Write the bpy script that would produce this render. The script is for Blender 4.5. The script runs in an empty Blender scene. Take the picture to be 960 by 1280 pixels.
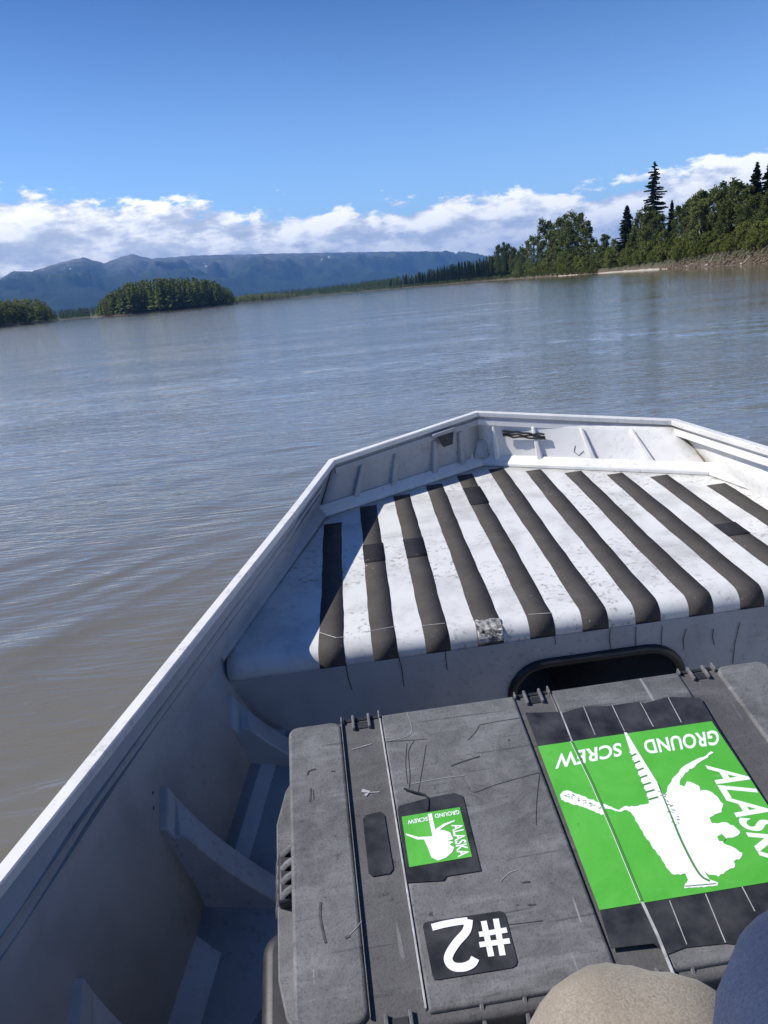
import bpy, bmesh, math, random
import numpy as np
from mathutils import Vector, Matrix

random.seed(7)
rng = np.random.default_rng(7)
SC = bpy.context.scene
COL = SC.collection
R = math.radians

# ------------------------------------------------------------------ camera
FPX, CX, CY = 960.0, 480.0, 640.0          # focal length and centre in photograph pixels
CAMZ = 1.50
up = -np.array([.094, 1.0, 279 / FPX]); up /= np.linalg.norm(up)
fw = np.array([0, 0, 1.0]); fw -= up * (fw @ up); fw /= np.linalg.norm(fw)
CAM = np.array([np.cross(fw, up), fw, up])   # rows: world x,y,z in camera axes (right, down, forward)
cam_d = bpy.data.cameras.new('camera')
cam_d.sensor_fit = 'VERTICAL'; cam_d.sensor_height = 36.0; cam_d.lens = 36.0 * FPX / 1280.0
cam_d.clip_start = 0.02; cam_d.clip_end = 90000.0
cam = bpy.data.objects.new('camera', cam_d); COL.objects.link(cam)
m3 = np.array([CAM[:, 0], -CAM[:, 1], -CAM[:, 2]]).T
cam.matrix_world = Matrix.Translation((0, 0, CAMZ)) @ Matrix(m3.tolist()).to_4x4()
SC.camera = cam

# ------------------------------------------------------------------ sun and sky
def rot_boat(yaw, pitch, roll):
    cy, sy = math.cos(yaw), math.sin(yaw); cp, sp = math.cos(pitch), math.sin(pitch); cr, sr = math.cos(roll), math.sin(roll)
    Z = np.array([[cy, -sy, 0], [sy, cy, 0], [0, 0, 1]]); X = np.array([[1, 0, 0], [0, cp, -sp], [0, sp, cp]])
    Y = np.array([[cr, 0, sr], [0, 1, 0], [-sr, 0, cr]])
    return Z @ X @ Y
RB = rot_boat(R(1.46), R(3.64), R(-2.27))      # boat attitude
RC = rot_boat(R(4.36), R(14.23), R(-.75))      # case attitude
sund = RB @ np.array([-.127, .024, .15]); sund /= np.linalg.norm(sund)
SUN_EL = math.asin(sund[2]); SUN_AZ = math.atan2(sund[0], sund[1])
sl = bpy.data.lights.new('sun', 'SUN'); sl.energy = 5.0; sl.angle = R(.53); sl.color = (1, .955, .89)
sun = bpy.data.objects.new('sun', sl); COL.objects.link(sun)
sun.rotation_euler = Vector(sund.tolist()).to_track_quat('Z', 'Y').to_euler()
sun.location = (-40, 0, 60)
SC.view_settings.view_transform = 'Standard'; SC.view_settings.look = 'None'
SC.view_settings.exposure = 0.14; SC.view_settings.gamma = 1.0; SC.view_settings.use_curve_mapping = False

class NT:
    """small helper round a node tree"""
    def __init__(s, tree): s.t = tree; s.n = tree.nodes; s.l = tree.links
    def node(s, typ, **kw):
        nd = s.n.new(typ)
        for k, v in kw.items():
            if k.startswith('i_'):
                key = k[2:]; key = int(key) if key.isdigit() else key.replace('_', ' ')
                s.put(nd.inputs[key], v)
            else: setattr(nd, k, v)
        return nd
    def put(s, sock, v):
        if isinstance(v, bpy.types.NodeSocket): s.l.new(v, sock)
        elif isinstance(v, bpy.types.Node): s.l.new(v.outputs[0], sock)
        else: sock.default_value = v
    def math(s, op, a, b=0.0, c=0.0, clamp=False):
        nd = s.n.new('ShaderNodeMath'); nd.operation = op; nd.use_clamp = clamp
        s.put(nd.inputs[0], a); s.put(nd.inputs[1], b)
        if op in ('MULTIPLY_ADD', 'SMOOTH_MIN', 'WRAP', 'COMPARE'): s.put(nd.inputs[2], c)
        return nd.outputs[0]
    def mix(s, fac, a, b):
        nd = s.n.new('ShaderNodeMix'); nd.data_type = 'RGBA'
        s.put(nd.inputs[0], fac)
        s.put(nd.inputs[6], a if not isinstance(a, tuple) else (*a, 1) if len(a) == 3 else a)
        s.put(nd.inputs[7], b if not isinstance(b, tuple) else (*b, 1) if len(b) == 3 else b)
        return nd.outputs[2]
    def ramp(s, fac, stops):
        nd = s.n.new('ShaderNodeValToRGB'); s.put(nd.inputs[0], fac)
        el = nd.color_ramp.elements
        while len(el) < len(stops): el.new(.5)
        for e, (p, c) in zip(el, stops):
            e.position = p; e.color = (c, c, c, 1) if isinstance(c, (int, float)) else (*c, 1)
        return nd.outputs[0]
    def smooth(s, v, a, b):
        nd = s.n.new('ShaderNodeMapRange'); nd.interpolation_type = 'SMOOTHSTEP'
        s.put(nd.inputs[0], v); nd.inputs[1].default_value = a; nd.inputs[2].default_value = b
        return nd.outputs[0]
    def noise(s, vec, scale, detail=4, rough=.5, dist=0.0, dim='3D'):
        nd = s.n.new('ShaderNodeTexNoise'); nd.noise_dimensions = dim
        if vec is not None: s.put(nd.inputs['Vector'], vec)
        nd.inputs['Scale'].default_value = scale; nd.inputs['Detail'].default_value = detail
        nd.inputs['Roughness'].default_value = rough; nd.inputs['Distortion'].default_value = dist
        return nd.outputs[0]
    def vmath(s, op, a, b=None):
        nd = s.n.new('ShaderNodeVectorMath'); nd.operation = op
        s.put(nd.inputs[0], a)
        if b is not None: s.put(nd.inputs[1], b)
        return nd.outputs[0]
    def comb(s, x, y, z):
        nd = s.n.new('ShaderNodeCombineXYZ')
        for i, v in enumerate((x, y, z)): s.put(nd.inputs[i], v)
        return nd.outputs[0]

world = bpy.data.worlds.new('World'); SC.world = world; world.use_nodes = True
w = NT(world.node_tree); w.n.clear()
sky = w.node('ShaderNodeTexSky', sky_type='NISHITA', sun_disc=False)
sky.sun_elevation = SUN_EL; sky.sun_rotation = SUN_AZ % (2 * math.pi)
sky.air_density = 1.0; sky.dust_density = .0; sky.ozone_density = 5.0; sky.altitude = 300
SKY_STRENGTH = .105
tc = w.node('ShaderNodeTexCoord').outputs['Generated']
sep = w.node('ShaderNodeSeparateXYZ', i_0=tc)
X, Y, Z = sep.outputs
rr = w.math('MAXIMUM', w.math('SQRT', w.math('ADD', w.math('MULTIPLY', X, X), w.math('MULTIPLY', Y, Y))), 1e-3)
ax, ay, el = w.math('DIVIDE', X, rr), w.math('DIVIDE', Y, rr), w.math('DIVIDE', Z, rr)
def cloud_density(ox, oz):
    x = w.math('ADD', ax, ox); z = w.math('ADD', el, oz)
    P = w.comb(x, ay, w.math('MULTIPLY', z, 2.4))
    big = w.noise(P, 5.5, 2, .5)
    med = w.noise(P, 18.0, 11, .60, .10)
    d = w.math('ADD', w.math('MULTIPLY', big, .55), w.math('MULTIPLY', med, .95))
    return d
top = w.math('ADD', w.math('MULTIPLY_ADD', ax, -.036, .112), w.math('MULTIPLY', w.math('MULTIPLY', ax, ax), .1))      # how high the bank stands
bias = w.math('MULTIPLY', w.math('SUBTRACT', top, el), 8.0)
bias = w.math('MINIMUM', bias, .42)
d0 = w.math('ADD', cloud_density(0.0, 0.0), bias)
d1 = w.math('ADD', cloud_density(-.012, .016), bias)
alpha = w.smooth(d0, .79, .90)
lit = w.math('ADD', w.math('MULTIPLY', w.math('SUBTRACT', d0, d1), 3.6), .56, clamp=True)
thick = w.smooth(d0, .88, 1.4)
lit = w.math('MULTIPLY', lit, w.math('SUBTRACT', 1.0, w.math('MULTIPLY', thick, .35)))
ccol = w.ramp(lit, [(0.0, (.46, .51, .62)), (.32, (.60, .64, .72)), (.58, (.88, .89, .90)), (.85, (1.12, 1.10, 1.06))])
ccol = w.vmath('SCALE', ccol); w.n[-1].inputs['Scale'].default_value = 1.30 / SKY_STRENGTH
aerial = w.smooth(el, .075, .0)
ccol = w.mix(w.math('MULTIPLY', aerial, .25), ccol, (.62 / SKY_STRENGTH, .74 / SKY_STRENGTH, .92 / SKY_STRENGTH))
alpha = w.math('MULTIPLY', alpha, w.smooth(el, -.02, .0))
grade = w.mix(w.smooth(el, .10, .42), (1.18, 1.34, 1.58), (.36, .58, .90))        # deep clean-air blue overhead, paler towards the horizon
gr = w.node('ShaderNodeMix', data_type='RGBA', blend_type='MULTIPLY'); gr.inputs[0].default_value = 1.0
w.put(gr.inputs[6], sky.outputs[0]); w.put(gr.inputs[7], grade)
skyc = w.mix(alpha, gr.outputs[2], ccol)
bg = w.node('ShaderNodeBackground', i_Color=skyc, i_Strength=SKY_STRENGTH)
w.node('ShaderNodeOutputWorld', i_Surface=bg.outputs[0])

# ------------------------------------------------------------------ frames and pixel rays
def cam_dir(px, py): return CAM @ np.array([px - CX, py - CY, FPX])
def hor_y(px): return 361 - .094 * (px - 480)
def az_of(px, py=None):
    d = cam_dir(px, hor_y(px) if py is None else py); return math.atan2(d[0], d[1])
def boat_z(px, py, z):                         # pixel -> boat frame (camera at origin) at height z
    b = cam_dir(px, py) @ RB; return b * (z / b[2])
def boat_v(px, py, v):
    b = cam_dir(px, py) @ RB; return b * (v / b[1])
DL = .795                                      # camera to the plane of the case lid
def lid(px, py):
    b = cam_dir(px, py) @ RC; t = -DL / b[2]; return (b[0] * t, b[1] * t)

# ------------------------------------------------------------------ mesh helpers
def tag(o, label=None, cat=None, group=None, kind=None):
    if label: o['label'] = label
    if cat: o['category'] = cat
    if group: o['group'] = group
    if kind: o['kind'] = kind
    return o
def link(o, parent=None):
    COL.objects.link(o)
    if parent is not None: o.parent = parent
    return o
def mesh_obj(name, verts, faces, mat, parent=None, smooth=None, bevel=0.0, seg=2, solid=0.0):
    me = bpy.data.meshes.new(name); me.from_pydata([tuple(map(float, v)) for v in verts], [], faces)
    me.update()
    if mat is not None:
        for q in (mat if isinstance(mat, (list, tuple)) else [mat]): me.materials.append(q)
    bm = bmesh.new(); bm.from_mesh(me); bmesh.ops.recalc_face_normals(bm, faces=bm.faces); bm.to_mesh(me); bm.free()
    if smooth is not None:
        me.polygons.foreach_set('use_smooth', [True] * len(me.polygons))
        if smooth < 180: me.set_sharp_from_angle(angle=R(smooth))
    o = bpy.data.objects.new(name, me); link(o, parent)
    if solid:
        md = o.modifiers.new('solid', 'SOLIDIFY'); md.thickness = solid; md.offset = 0
    if bevel:
        md = o.modifiers.new('bevel', 'BEVEL'); md.width = bevel; md.segments = seg; md.limit_method = 'ANGLE'; md.angle_limit = R(35)
        me.polygons.foreach_set('use_smooth', [True] * len(me.polygons)); me.set_sharp_from_angle(angle=R(50))
    return o
class G:
    """collects shapes in local coordinates, shifted by an origin"""
    def __init__(s, org=(0, 0, 0)): s.v = []; s.f = []; s.o = np.array(org, float)
    def add(s, vs, fs):
        b = len(s.v); s.v += [np.array(p, float) - s.o for p in vs]; s.f += [tuple(b + i for i in f) for f in fs]; return s
    def box(s, p0, p1):
        (a, b, c), (d, e, f) = p0, p1
        return s.add([(a, b, c), (d, b, c), (d, e, c), (a, e, c), (a, b, f), (d, b, f), (d, e, f), (a, e, f)],
                     [(0, 3, 2, 1), (4, 5, 6, 7), (0, 1, 5, 4), (1, 2, 6, 5), (2, 3, 7, 6), (3, 0, 4, 7)])
    def prism(s, poly, off):
        n = len(poly); poly = [np.array(p, float) for p in poly]; off = np.array(off, float)
        return s.add(poly + [p + off for p in poly],
                     [tuple(range(n))[::-1], tuple(range(n, 2 * n))] + [(i, (i + 1) % n, n + (i + 1) % n, n + i) for i in range(n)])
    def tube(s, pts, rad, n=8, closed=False):
        pts = [np.array(p, float) for p in pts]; m = len(pts); rad = rad if hasattr(rad, '__len__') else [rad] * m
        vs = []; prev = None
        for i, p in enumerate(pts):
            a = pts[(i - 1) % m] if closed or i else p; b = pts[(i + 1) % m] if closed or i < m - 1 else p
            t = b - a; t /= np.linalg.norm(t) + 1e-12
            ref = prev if prev is not None else (np.array([0, 0, 1.]) if abs(t[2]) < .9 else np.array([1., 0, 0]))
            x = np.cross(ref, t)
            x = x / (np.linalg.norm(x) + 1e-12); y = np.cross(t, x); prev = y
            vs += [p + rad[i] * (math.cos(2 * math.pi * k / n) * x + math.sin(2 * math.pi * k / n) * y) for k in range(n)]
        fs = [(i % m * n + k, i % m * n + (k + 1) % n, (i + 1) % m * n + (k + 1) % n, (i + 1) % m * n + k)
              for i in range(m if closed else m - 1) for k in range(n)]
        if not closed: fs += [tuple(range(n))[::-1], tuple((m - 1) * n + k for k in range(n))]
        return s.add(vs, fs)
    def loft(s, rows, close=False):
        n = len(rows[0]); vs = [p for r_ in rows for p in r_]
        fs = [(i * n + k, i * n + k + 1, (i + 1) * n + k + 1, (i + 1) * n + k) for i in range(len(rows) - 1) for k in range(n - 1)]
        return s.add(vs, fs)
    def done(s, name, mat, parent=None, **kw): return mesh_obj(name, s.v, s.f, mat, parent, **kw)

# ------------------------------------------------------------------ value noise for geometry
_perm = rng.permutation(512)
def vnoise(x, y):
    x = np.asarray(x, float); y = np.asarray(y, float)
    xi = np.floor(x).astype(int); yi = np.floor(y).astype(int); fx = x - xi; fy = y - yi
    fx = fx * fx * fx * (fx * (fx * 6 - 15) + 10); fy = fy * fy * fy * (fy * (fy * 6 - 15) + 10)
    def h(a, b): return _perm[(_perm[a & 511] + b) & 511] / 511.0
    a = h(xi, yi); b = h(xi + 1, yi); c = h(xi, yi + 1); d = h(xi + 1, yi + 1)
    return (a + (b - a) * fx) * (1 - fy) + (c + (d - c) * fx) * fy
def fbm(x, y, o=4, g=.5):
    t = 0; a = 1; n = 0
    for i in range(o):
        t = t + a * vnoise(x * 2 ** i + 17.3 * i, y * 2 ** i + 9.1 * i); n += a; a *= g
    return t / n

# ------------------------------------------------------------------ materials
def new_mat(name):
    m = bpy.data.materials.new(name); m.use_nodes = True
    t = NT(m.node_tree); t.n.clear()
    b = t.node('ShaderNodeBsdfPrincipled'); o = t.node('ShaderNodeOutputMaterial', i_Surface=b.outputs[0])
    return m, t, b, o
def obj_co(t): return t.node('ShaderNodeTexCoord').outputs['Object']
def bump(t, b, h, strength, dist):
    nd = t.node('ShaderNodeBump', i_Height=h, i_Strength=strength, i_Distance=dist); t.l.new(nd.outputs[0], b.inputs['Normal'])
def simple(name, c1, c2, scale=20, rough=.5, bstr=0.0, bdist=.001, metal=0.0, spec=.5, detail=5, lo=.35, hi=.65):
    m, t, b, o = new_mat(name)
    co = obj_co(t); n = t.noise(co, scale, detail, .6)
    t.put(b.inputs['Base Color'], t.ramp(n, [(lo, c1), (hi, c2)]))
    b.inputs['Roughness'].default_value = rough; b.inputs['Metallic'].default_value = metal
    b.inputs['Specular IOR Level'].default_value = spec
    if bstr: bump(t, b, t.noise(co, scale * 6, 4, .6), bstr, bdist)
    return m
M = {}
# white painted aluminium with scuffs
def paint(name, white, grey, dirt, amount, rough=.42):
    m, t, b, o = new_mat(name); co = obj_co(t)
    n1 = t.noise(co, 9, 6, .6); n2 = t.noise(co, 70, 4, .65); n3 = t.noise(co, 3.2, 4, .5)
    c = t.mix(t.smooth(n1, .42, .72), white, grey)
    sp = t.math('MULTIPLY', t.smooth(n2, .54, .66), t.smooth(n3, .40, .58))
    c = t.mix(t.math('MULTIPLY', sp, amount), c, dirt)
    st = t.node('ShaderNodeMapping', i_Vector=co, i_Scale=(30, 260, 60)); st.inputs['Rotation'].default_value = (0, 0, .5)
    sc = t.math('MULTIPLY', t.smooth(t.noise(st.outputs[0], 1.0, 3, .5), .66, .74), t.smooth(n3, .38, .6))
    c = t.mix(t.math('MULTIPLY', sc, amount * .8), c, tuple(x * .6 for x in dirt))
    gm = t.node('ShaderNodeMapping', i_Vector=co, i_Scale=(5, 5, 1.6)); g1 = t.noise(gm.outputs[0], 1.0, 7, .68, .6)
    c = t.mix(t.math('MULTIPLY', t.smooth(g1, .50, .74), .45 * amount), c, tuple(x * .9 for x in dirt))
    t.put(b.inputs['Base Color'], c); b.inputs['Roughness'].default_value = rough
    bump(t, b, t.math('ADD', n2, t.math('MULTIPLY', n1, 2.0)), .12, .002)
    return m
M['deck'] = paint('deck_paint', (.68, .68, .66), (.50, .50, .49), (.20, .185, .165), .75, .5)
M['wall'] = paint('shaded_hull_paint', (.41, .42, .43), (.33, .34, .35), (.20, .19, .18), .4, .45)  # hull white darkened: shade of port side and bulkhead put into the paint
M['gunwale'] = paint('gunwale_paint', (.74, .73, .70), (.64, .63, .60), (.24, .22, .19), .35, .4)
M['floor'] = paint('floor_paint', (.20, .20, .20), (.14, .14, .14), (.12, .11, .10), .6, .6)
M['trim'] = paint('sunlit_hull_paint', (.74, .735, .71), (.66, .655, .63), (.38, .35, .3), .3, .42)  # same hull white kept pale: starboard sunlight put into the paint
# grip tape
def tape_mat(name, c1, c2):
    m, t, b, o = new_mat(name); co = obj_co(t)
    n1 = t.noise(co, 14, 6, .65); n2 = t.noise(co, 420, 2, .5); n3 = t.noise(co, 45, 5, .7)
    c = t.ramp(n1, [(.3, c1), (.7, c2)])
    c = t.mix(t.math('MULTIPLY', t.smooth(n2, .55, .75), .5), c, tuple(min(1, x * 2.2) for x in c2))
    c = t.mix(t.math('MULTIPLY', t.smooth(n3, .60, .72), .5), c, (.17, .155, .14))
    c = t.mix(t.smooth(t.noise(co, 130, 2, .5), .76, .79), c, (.6, .59, .56))
    t.put(b.inputs['Base Color'], c); b.inputs['Roughness'].default_value = .9; b.inputs['Specular IOR Level'].default_value = .25
    bump(t, b, n2, .5, .0015)
    return m
M['tape'] = tape_mat('grip_tape', (.050, .045, .042), (.078, .071, .066))
M['tape_new'] = tape_mat('grip_tape_unworn', (.013, .013, .017), (.022, .022, .028))
M['weld'] = simple('seam_dark', (.03, .03, .035), (.06, .06, .06), 60, .7)
M['stain'] = simple('brown_stain', (.10, .075, .04), (.2, .16, .1), 60, .7)
M['rubber'] = simple('black_rubber', (.010, .010, .011), (.02, .02, .02), 40, .38, .1)
M['foil'] = simple('bare_metal', (.05, .045, .04), (.62, .61, .58), 90, .4, .8, .004, .4)
# case plastic
def case_mat(name, a, bcol, dark):
    m, t, b, o = new_mat(name); co = obj_co(t)
    n1 = t.noise(co, 7, 8, .62, .4); n2 = t.noise(co, 55, 6, .72); n3 = t.noise(co, 380, 2, .5); n4 = t.noise(co, 3.5, 3, .5)
    sm = t.noise(co, 22, 7, .7, 1.2)
    c = t.ramp(t.math('ADD', t.math('MULTIPLY', n1, .55), t.math('MULTIPLY', sm, .45)), [(.34, a), (.62, bcol)])
    c = t.mix(t.math('MULTIPLY', t.smooth(n2, .60, .68), t.math('MULTIPLY', t.smooth(n4, .40, .60), .75)), c, dark)
    for rz, sc in ((.25, (6, 150, 30)), (-.9, (5, 130, 30)), (1.35, (4, 120, 30))):
        mp = t.node('ShaderNodeMapping', i_Vector=co, i_Scale=sc); mp.inputs['Rotation'].default_value = (0, 0, rz)
        ln = t.noise(mp.outputs[0], 1.0, 2, .4)
        msk = t.math('MULTIPLY', t.smooth(ln, .70, .735), t.smooth(n1, .42, .55))
        c = t.mix(t.math('MULTIPLY', msk, .5), c, dark)
    mp = t.node('ShaderNodeMapping', i_Vector=co, i_Scale=(9, 38, 30)); mp.inputs['Rotation'].default_value = (0, 0, .35)
    c = t.mix(t.math('MULTIPLY', t.smooth(t.noise(mp.outputs[0], 1.0, 6, .7, .6), .50, .72), .55), c, tuple(min(1, x * 1.35) for x in bcol))
    mp = t.node('ShaderNodeMapping', i_Vector=co, i_Scale=(130, 9, 30)); mp.inputs['Rotation'].default_value = (0, 0, .5)
    c = t.mix(t.math('MULTIPLY', t.smooth(t.noise(mp.outputs[0], 1.0, 2, .4), .72, .76), .6), c, tuple(min(1, x * 1.9) for x in bcol))
    c = t.mix(t.math('MULTIPLY', t.smooth(n3, .5, .72), .35), c, tuple(x * .45 for x in a))
    t.put(b.inputs['Base Color'], c)
    t.put(b.inputs['Roughness'], t.ramp(n1, [(.3, .62), (.7, .8)])); b.inputs['Specular IOR Level'].default_value = .35
    bump(t, b, t.math('ADD', n3, t.math('MULTIPLY', n2, .6)), .35, .0012)
    return m
M['case'] = case_mat('case_plastic', (.070, .070, .071), (.19, .19, .192), (.024, .024, .025))
M['case_strap'] = case_mat('case_groove_plastic', (.075, .074, .074), (.118, .116, .116), (.028, .028, .029))
M['case_dark'] = simple('case_black_plastic', (.018, .018, .020), (.035, .035, .038), 40, .5, .15)
M['tapeblack'] = simple('black_vinyl', (.014, .014, .016), (.055, .055, .057), 26, .42, .15, .0008)
m, t, b, o = new_mat('green_vinyl'); co = obj_co(t); n1 = t.noise(co, 9, 6, .65, .5); n2 = t.noise(co, 90, 4, .7)
c = t.mix(t.smooth(n1, .35, .7), (.085, .42, .045), (.115, .49, .065))
c = t.mix(t.math('MULTIPLY', t.smooth(n2, .62, .72), .30), c, (.05, .20, .04))
gm = t.node('ShaderNodeMapping', i_Vector=co, i_Scale=(14, 110, 30)); gm.inputs['Rotation'].default_value = (0, 0, .6)
c = t.mix(t.math('MULTIPLY', t.smooth(t.noise(gm.outputs[0], 1.0, 4, .6), .64, .74), .28), c, (.40, .62, .36))
t.put(b.inputs['Base Color'], c); t.put(b.inputs['Roughness'], t.ramp(n1, [(.3, .28), (.7, .5)])); bump(t, b, t.math('ADD', n1, t.math('MULTIPLY', n2, .1)), .25, .004)
M['green'] = m
M['print'] = simple('white_print', (.86, .87, .86), (.90, .90, .90), 8, .4)
M['edge_green'] = simple('green_shade_print', (.07, .22, .05), (.09, .26, .06), 8, .4)
M['bright'] = simple('lit_worn_edge', (.30, .30, .30), (.5, .5, .5), 80, .6)  # pale scuffs and creases, and the sunlight painted on a groove edge
M['scratch'] = simple('scratch_dark', (.03, .03, .032), (.085, .085, .085), 80, .7)
# cloth
def cloth(name, c1, c2, scale):
    m, t, b, o = new_mat(name); co = obj_co(t)
    n = t.noise(co, scale, 3, .7); n2 = t.noise(co, 12, 3, .5)
    c = t.mix(t.smooth(n2, .3, .7), t.ramp(n, [(.3, c1), (.7, c2)]), c1)
    t.put(b.inputs['Base Color'], c); b.inputs['Roughness'].default_value = .95; b.inputs['Specular IOR Level'].default_value = .15
    b.inputs['Sheen Weight'].default_value = .15
    bump(t, b, t.math('ADD', n, t.math('MULTIPLY', n2, 3)), .6, .0015)
    return m
M['khaki'] = cloth('khaki_cloth', (.22, .185, .14), (.40, .35, .28), 420)
M['navy'] = cloth('navy_cloth', (.016, .026, .062), (.040, .058, .115), 420)
M['thread'] = simple('seam_thread', (.07, .09, .14), (.11, .14, .2), 60, .9)
M['skin'] = simple('skin', (.42, .25, .18), (.48, .30, .22), 30, .55)
M['hair'] = simple('hair', (.03, .02, .012), (.06, .04, .025), 80, .6, .3)
M['jacket'] = cloth('grey_jacket', (.07, .075, .08), (.12, .125, .13), 300)
M['boot'] = simple('boot_leather', (.025, .02, .016), (.05, .04, .03), 40, .6, .2)
# nature
def foliage(name, dark, light, trans=.22):
    m = bpy.data.materials.new(name); m.use_nodes = True; t = NT(m.node_tree); t.n.clear()
    info = t.node('ShaderNodeObjectInfo'); geo = t.node('ShaderNodeNewGeometry')
    n = t.noise(geo.outputs['Position'], .55, 3, .6)
    f = t.math('ADD', t.math('MULTIPLY', info.outputs['Random'], .45), t.math('MULTIPLY', n, .55))
    f = t.math('ADD', f, t.math('MULTIPLY', t.math('SUBTRACT', geo.outputs['Random Per Island'], .5), .35))
    c = t.ramp(f, [(.2, dark), (.8, light)])
    d = t.node('ShaderNodeBsdfDiffuse', i_Color=c); tr = t.node('ShaderNodeBsdfTranslucent', i_Color=c)
    mx = t.node('ShaderNodeMixShader', i_0=trans, i_1=d.outputs[0], i_2=tr.outputs[0])
    t.node('ShaderNodeOutputMaterial', i_Surface=mx.outputs[0])
    return m
M['leaf'] = foliage('broad_leaf', (.078, .102, .036), (.19, .215, .075), .36)
M['leafbush'] = foliage('willow_leaf', (.085, .112, .030), (.215, .24, .07), .36)
M['needle'] = foliage('spruce_needle', (.020, .032, .015), (.048, .066, .028), .08)
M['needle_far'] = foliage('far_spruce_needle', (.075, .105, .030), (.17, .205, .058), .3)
M['shrub_yellow'] = foliage('yellow_green_shrub', (.12, .14, .03), (.24, .25, .06), .2)
M['bark'] = simple('bark', (.05, .043, .036), (.11, .10, .085), 3, .9, .4, .02)
M['bark_pale'] = simple('birch_bark', (.38, .36, .32), (.52, .50, .45), 3, .8)
M['driftwood'] = simple('driftwood', (.30, .27, .23), (.48, .45, .40), 5, .85, .3, .01)
M['rock'] = simple('bank_rock', (.055, .040, .028), (.18, .132, .09), .9, .9, .5, .05)

# ------------------------------------------------------------------ river, ground, mountains
D2 = math.degrees
SH = [(-180, 1500), (-150, 700), (-110, 420), (-70, 420), (D2(az_of(-120)), 520), (D2(az_of(0)), 560), (D2(az_of(50)), 640), (D2(az_of(68)), 700),
      (D2(az_of(72)), 1250), (D2(az_of(112)), 1250), (D2(az_of(120)), 800), (D2(az_of(200)), 760), (D2(az_of(292)), 800), (D2(az_of(300)), 1350),
      (D2(az_of(420)), 1500), (D2(az_of(485)), 1300), (D2(az_of(520)), 1050), (D2(az_of(570)), 800), (D2(az_of(640)), 520), (D2(az_of(700)), 330), (D2(az_of(760)), 255),
      (D2(az_of(800)), 215), (D2(az_of(840)), 190), (D2(az_of(900)), 155), (D2(az_of(960)), 133), (40, 112), (60, 98), (90, 92), (130, 120), (160, 400), (180, 1500)]
SHA = np.array([a for a, _ in SH]); SHD = np.array([d for _, d in SH], float)
def shore(az):
    a = np.degrees(az); s = np.interp(a, SHA, SHD)
    return s * (1 + .02 * (fbm(a * 1.3 + 40, a * 0 + 3, 3) - .5))
BKA = [D2(az_of(x)) for x in (300, 640, 690, 740, 800, 850, 900, 960)] + [45, 90, 150]
BKH = [1.0, 1.1, 1.2, 1.2, 1.4, 1.9, 2.3, 2.6, 2.8, 3, 2]
def ground_z(x, y):
    az = np.arctan2(x, y); d = np.hypot(x, y); s = shore(az); t = d - s
    bh = np.interp(np.degrees(az), BKA, BKH)
    w_ = 3.0 + bh * 1.0
    flat = np.interp(np.degrees(az), [D2(az_of(690)), D2(az_of(735)), D2(az_of(825)), D2(az_of(850))], [0, 4, 5, 0])   # sand bar
    tt = np.clip((t - flat) / w_, 0, 1); tt = tt * tt * (3 - 2 * tt)
    rough = (fbm(x * .35, y * .35, 4) - .5) * np.clip(t / 3, 0, 1) * np.minimum(bh, 3) * .55 * np.clip(1.6 - np.abs(tt - .5) * 2, 0.15, 1)
    z = np.where(t < 0, np.maximum(t * .12, -2.5), .06 + .05 * np.minimum(np.maximum(t, 0), np.maximum(flat, .01)) + tt * bh + np.clip((t - w_ - flat) * .02, 0, 6))
    return z + np.where(t > .5, rough, 0) + np.clip((d - 1600) / 3000, 0, 1) * 10

def polar_grid(name, azs, rs, zf, mat, closed=True):
    A, Rr = np.meshgrid(azs, rs); x = Rr * np.sin(A); y = Rr * np.cos(A); z = zf(x, y)
    na, nr = len(azs), len(rs)
    me = bpy.data.meshes.new(name); me.vertices.add(na * nr)
    me.vertices.foreach_set('co', np.stack([x, y, z], -1).reshape(-1).astype('f4'))
    i = np.arange(nr - 1)[:, None] * na; k = np.arange(na if closed else na - 1)[None]; k2 = (k + 1) % na
    q = np.stack([i + k, i + k2, i + na + k2, i + na + k], -1).reshape(-1, 4)[:, ::-1]
    me.loops.add(q.size); me.loops.foreach_set('vertex_index', q.reshape(-1).astype('i4'))
    me.polygons.add(len(q)); me.polygons.foreach_set('loop_start', np.arange(len(q), dtype='i4') * 4)
    me.update(calc_edges=True); me.validate()
    me.polygons.foreach_set('use_smooth', [True] * len(me.polygons)); me.materials.append(mat)
    return link(bpy.data.objects.new(name, me))

def azimuths(n_front, n_back, half=48):
    f = np.radians(np.linspace(-half, half, n_front)); b = np.radians(np.linspace(half, 360 - half, n_back + 2)[1:-1])
    return np.concatenate([f, np.where(b > math.pi, b - 2 * math.pi, b)])

# ground
m, t, b, o = new_mat('river_bank'); geo = t.node('ShaderNodeNewGeometry'); pos = geo.outputs['Position']
sp = t.node('ShaderNodeSeparateXYZ', i_0=pos); zz = sp.outputs[2]
n1 = t.noise(pos, .25, 6, .65); n2 = t.noise(pos, 1.6, 5, .7)
dirt = t.ramp(n2, [(.3, (.055, .040, .028)), (.55, (.12, .090, .064)), (.72, (.20, .16, .12))])
grass = t.ramp(n1, [(.3, (.03, .042, .016)), (.7, (.07, .085, .032))])
c = t.mix(t.smooth(t.math('ADD', zz, t.math('MULTIPLY', n1, 3.5)), 2.1, 3.4), dirt, grass)
t.put(b.inputs['Base Color'], c); b.inputs['Roughness'].default_value = .95
bump(t, b, n2, 1.0, .35)
M['ground'] = m
rs = np.unique(np.concatenate([np.geomspace(60, 600, 260), np.geomspace(600, 16000, 60)]))
tag(polar_grid('ground', azimuths(520, 60), rs, ground_z, M['ground']), kind='structure')

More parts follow.
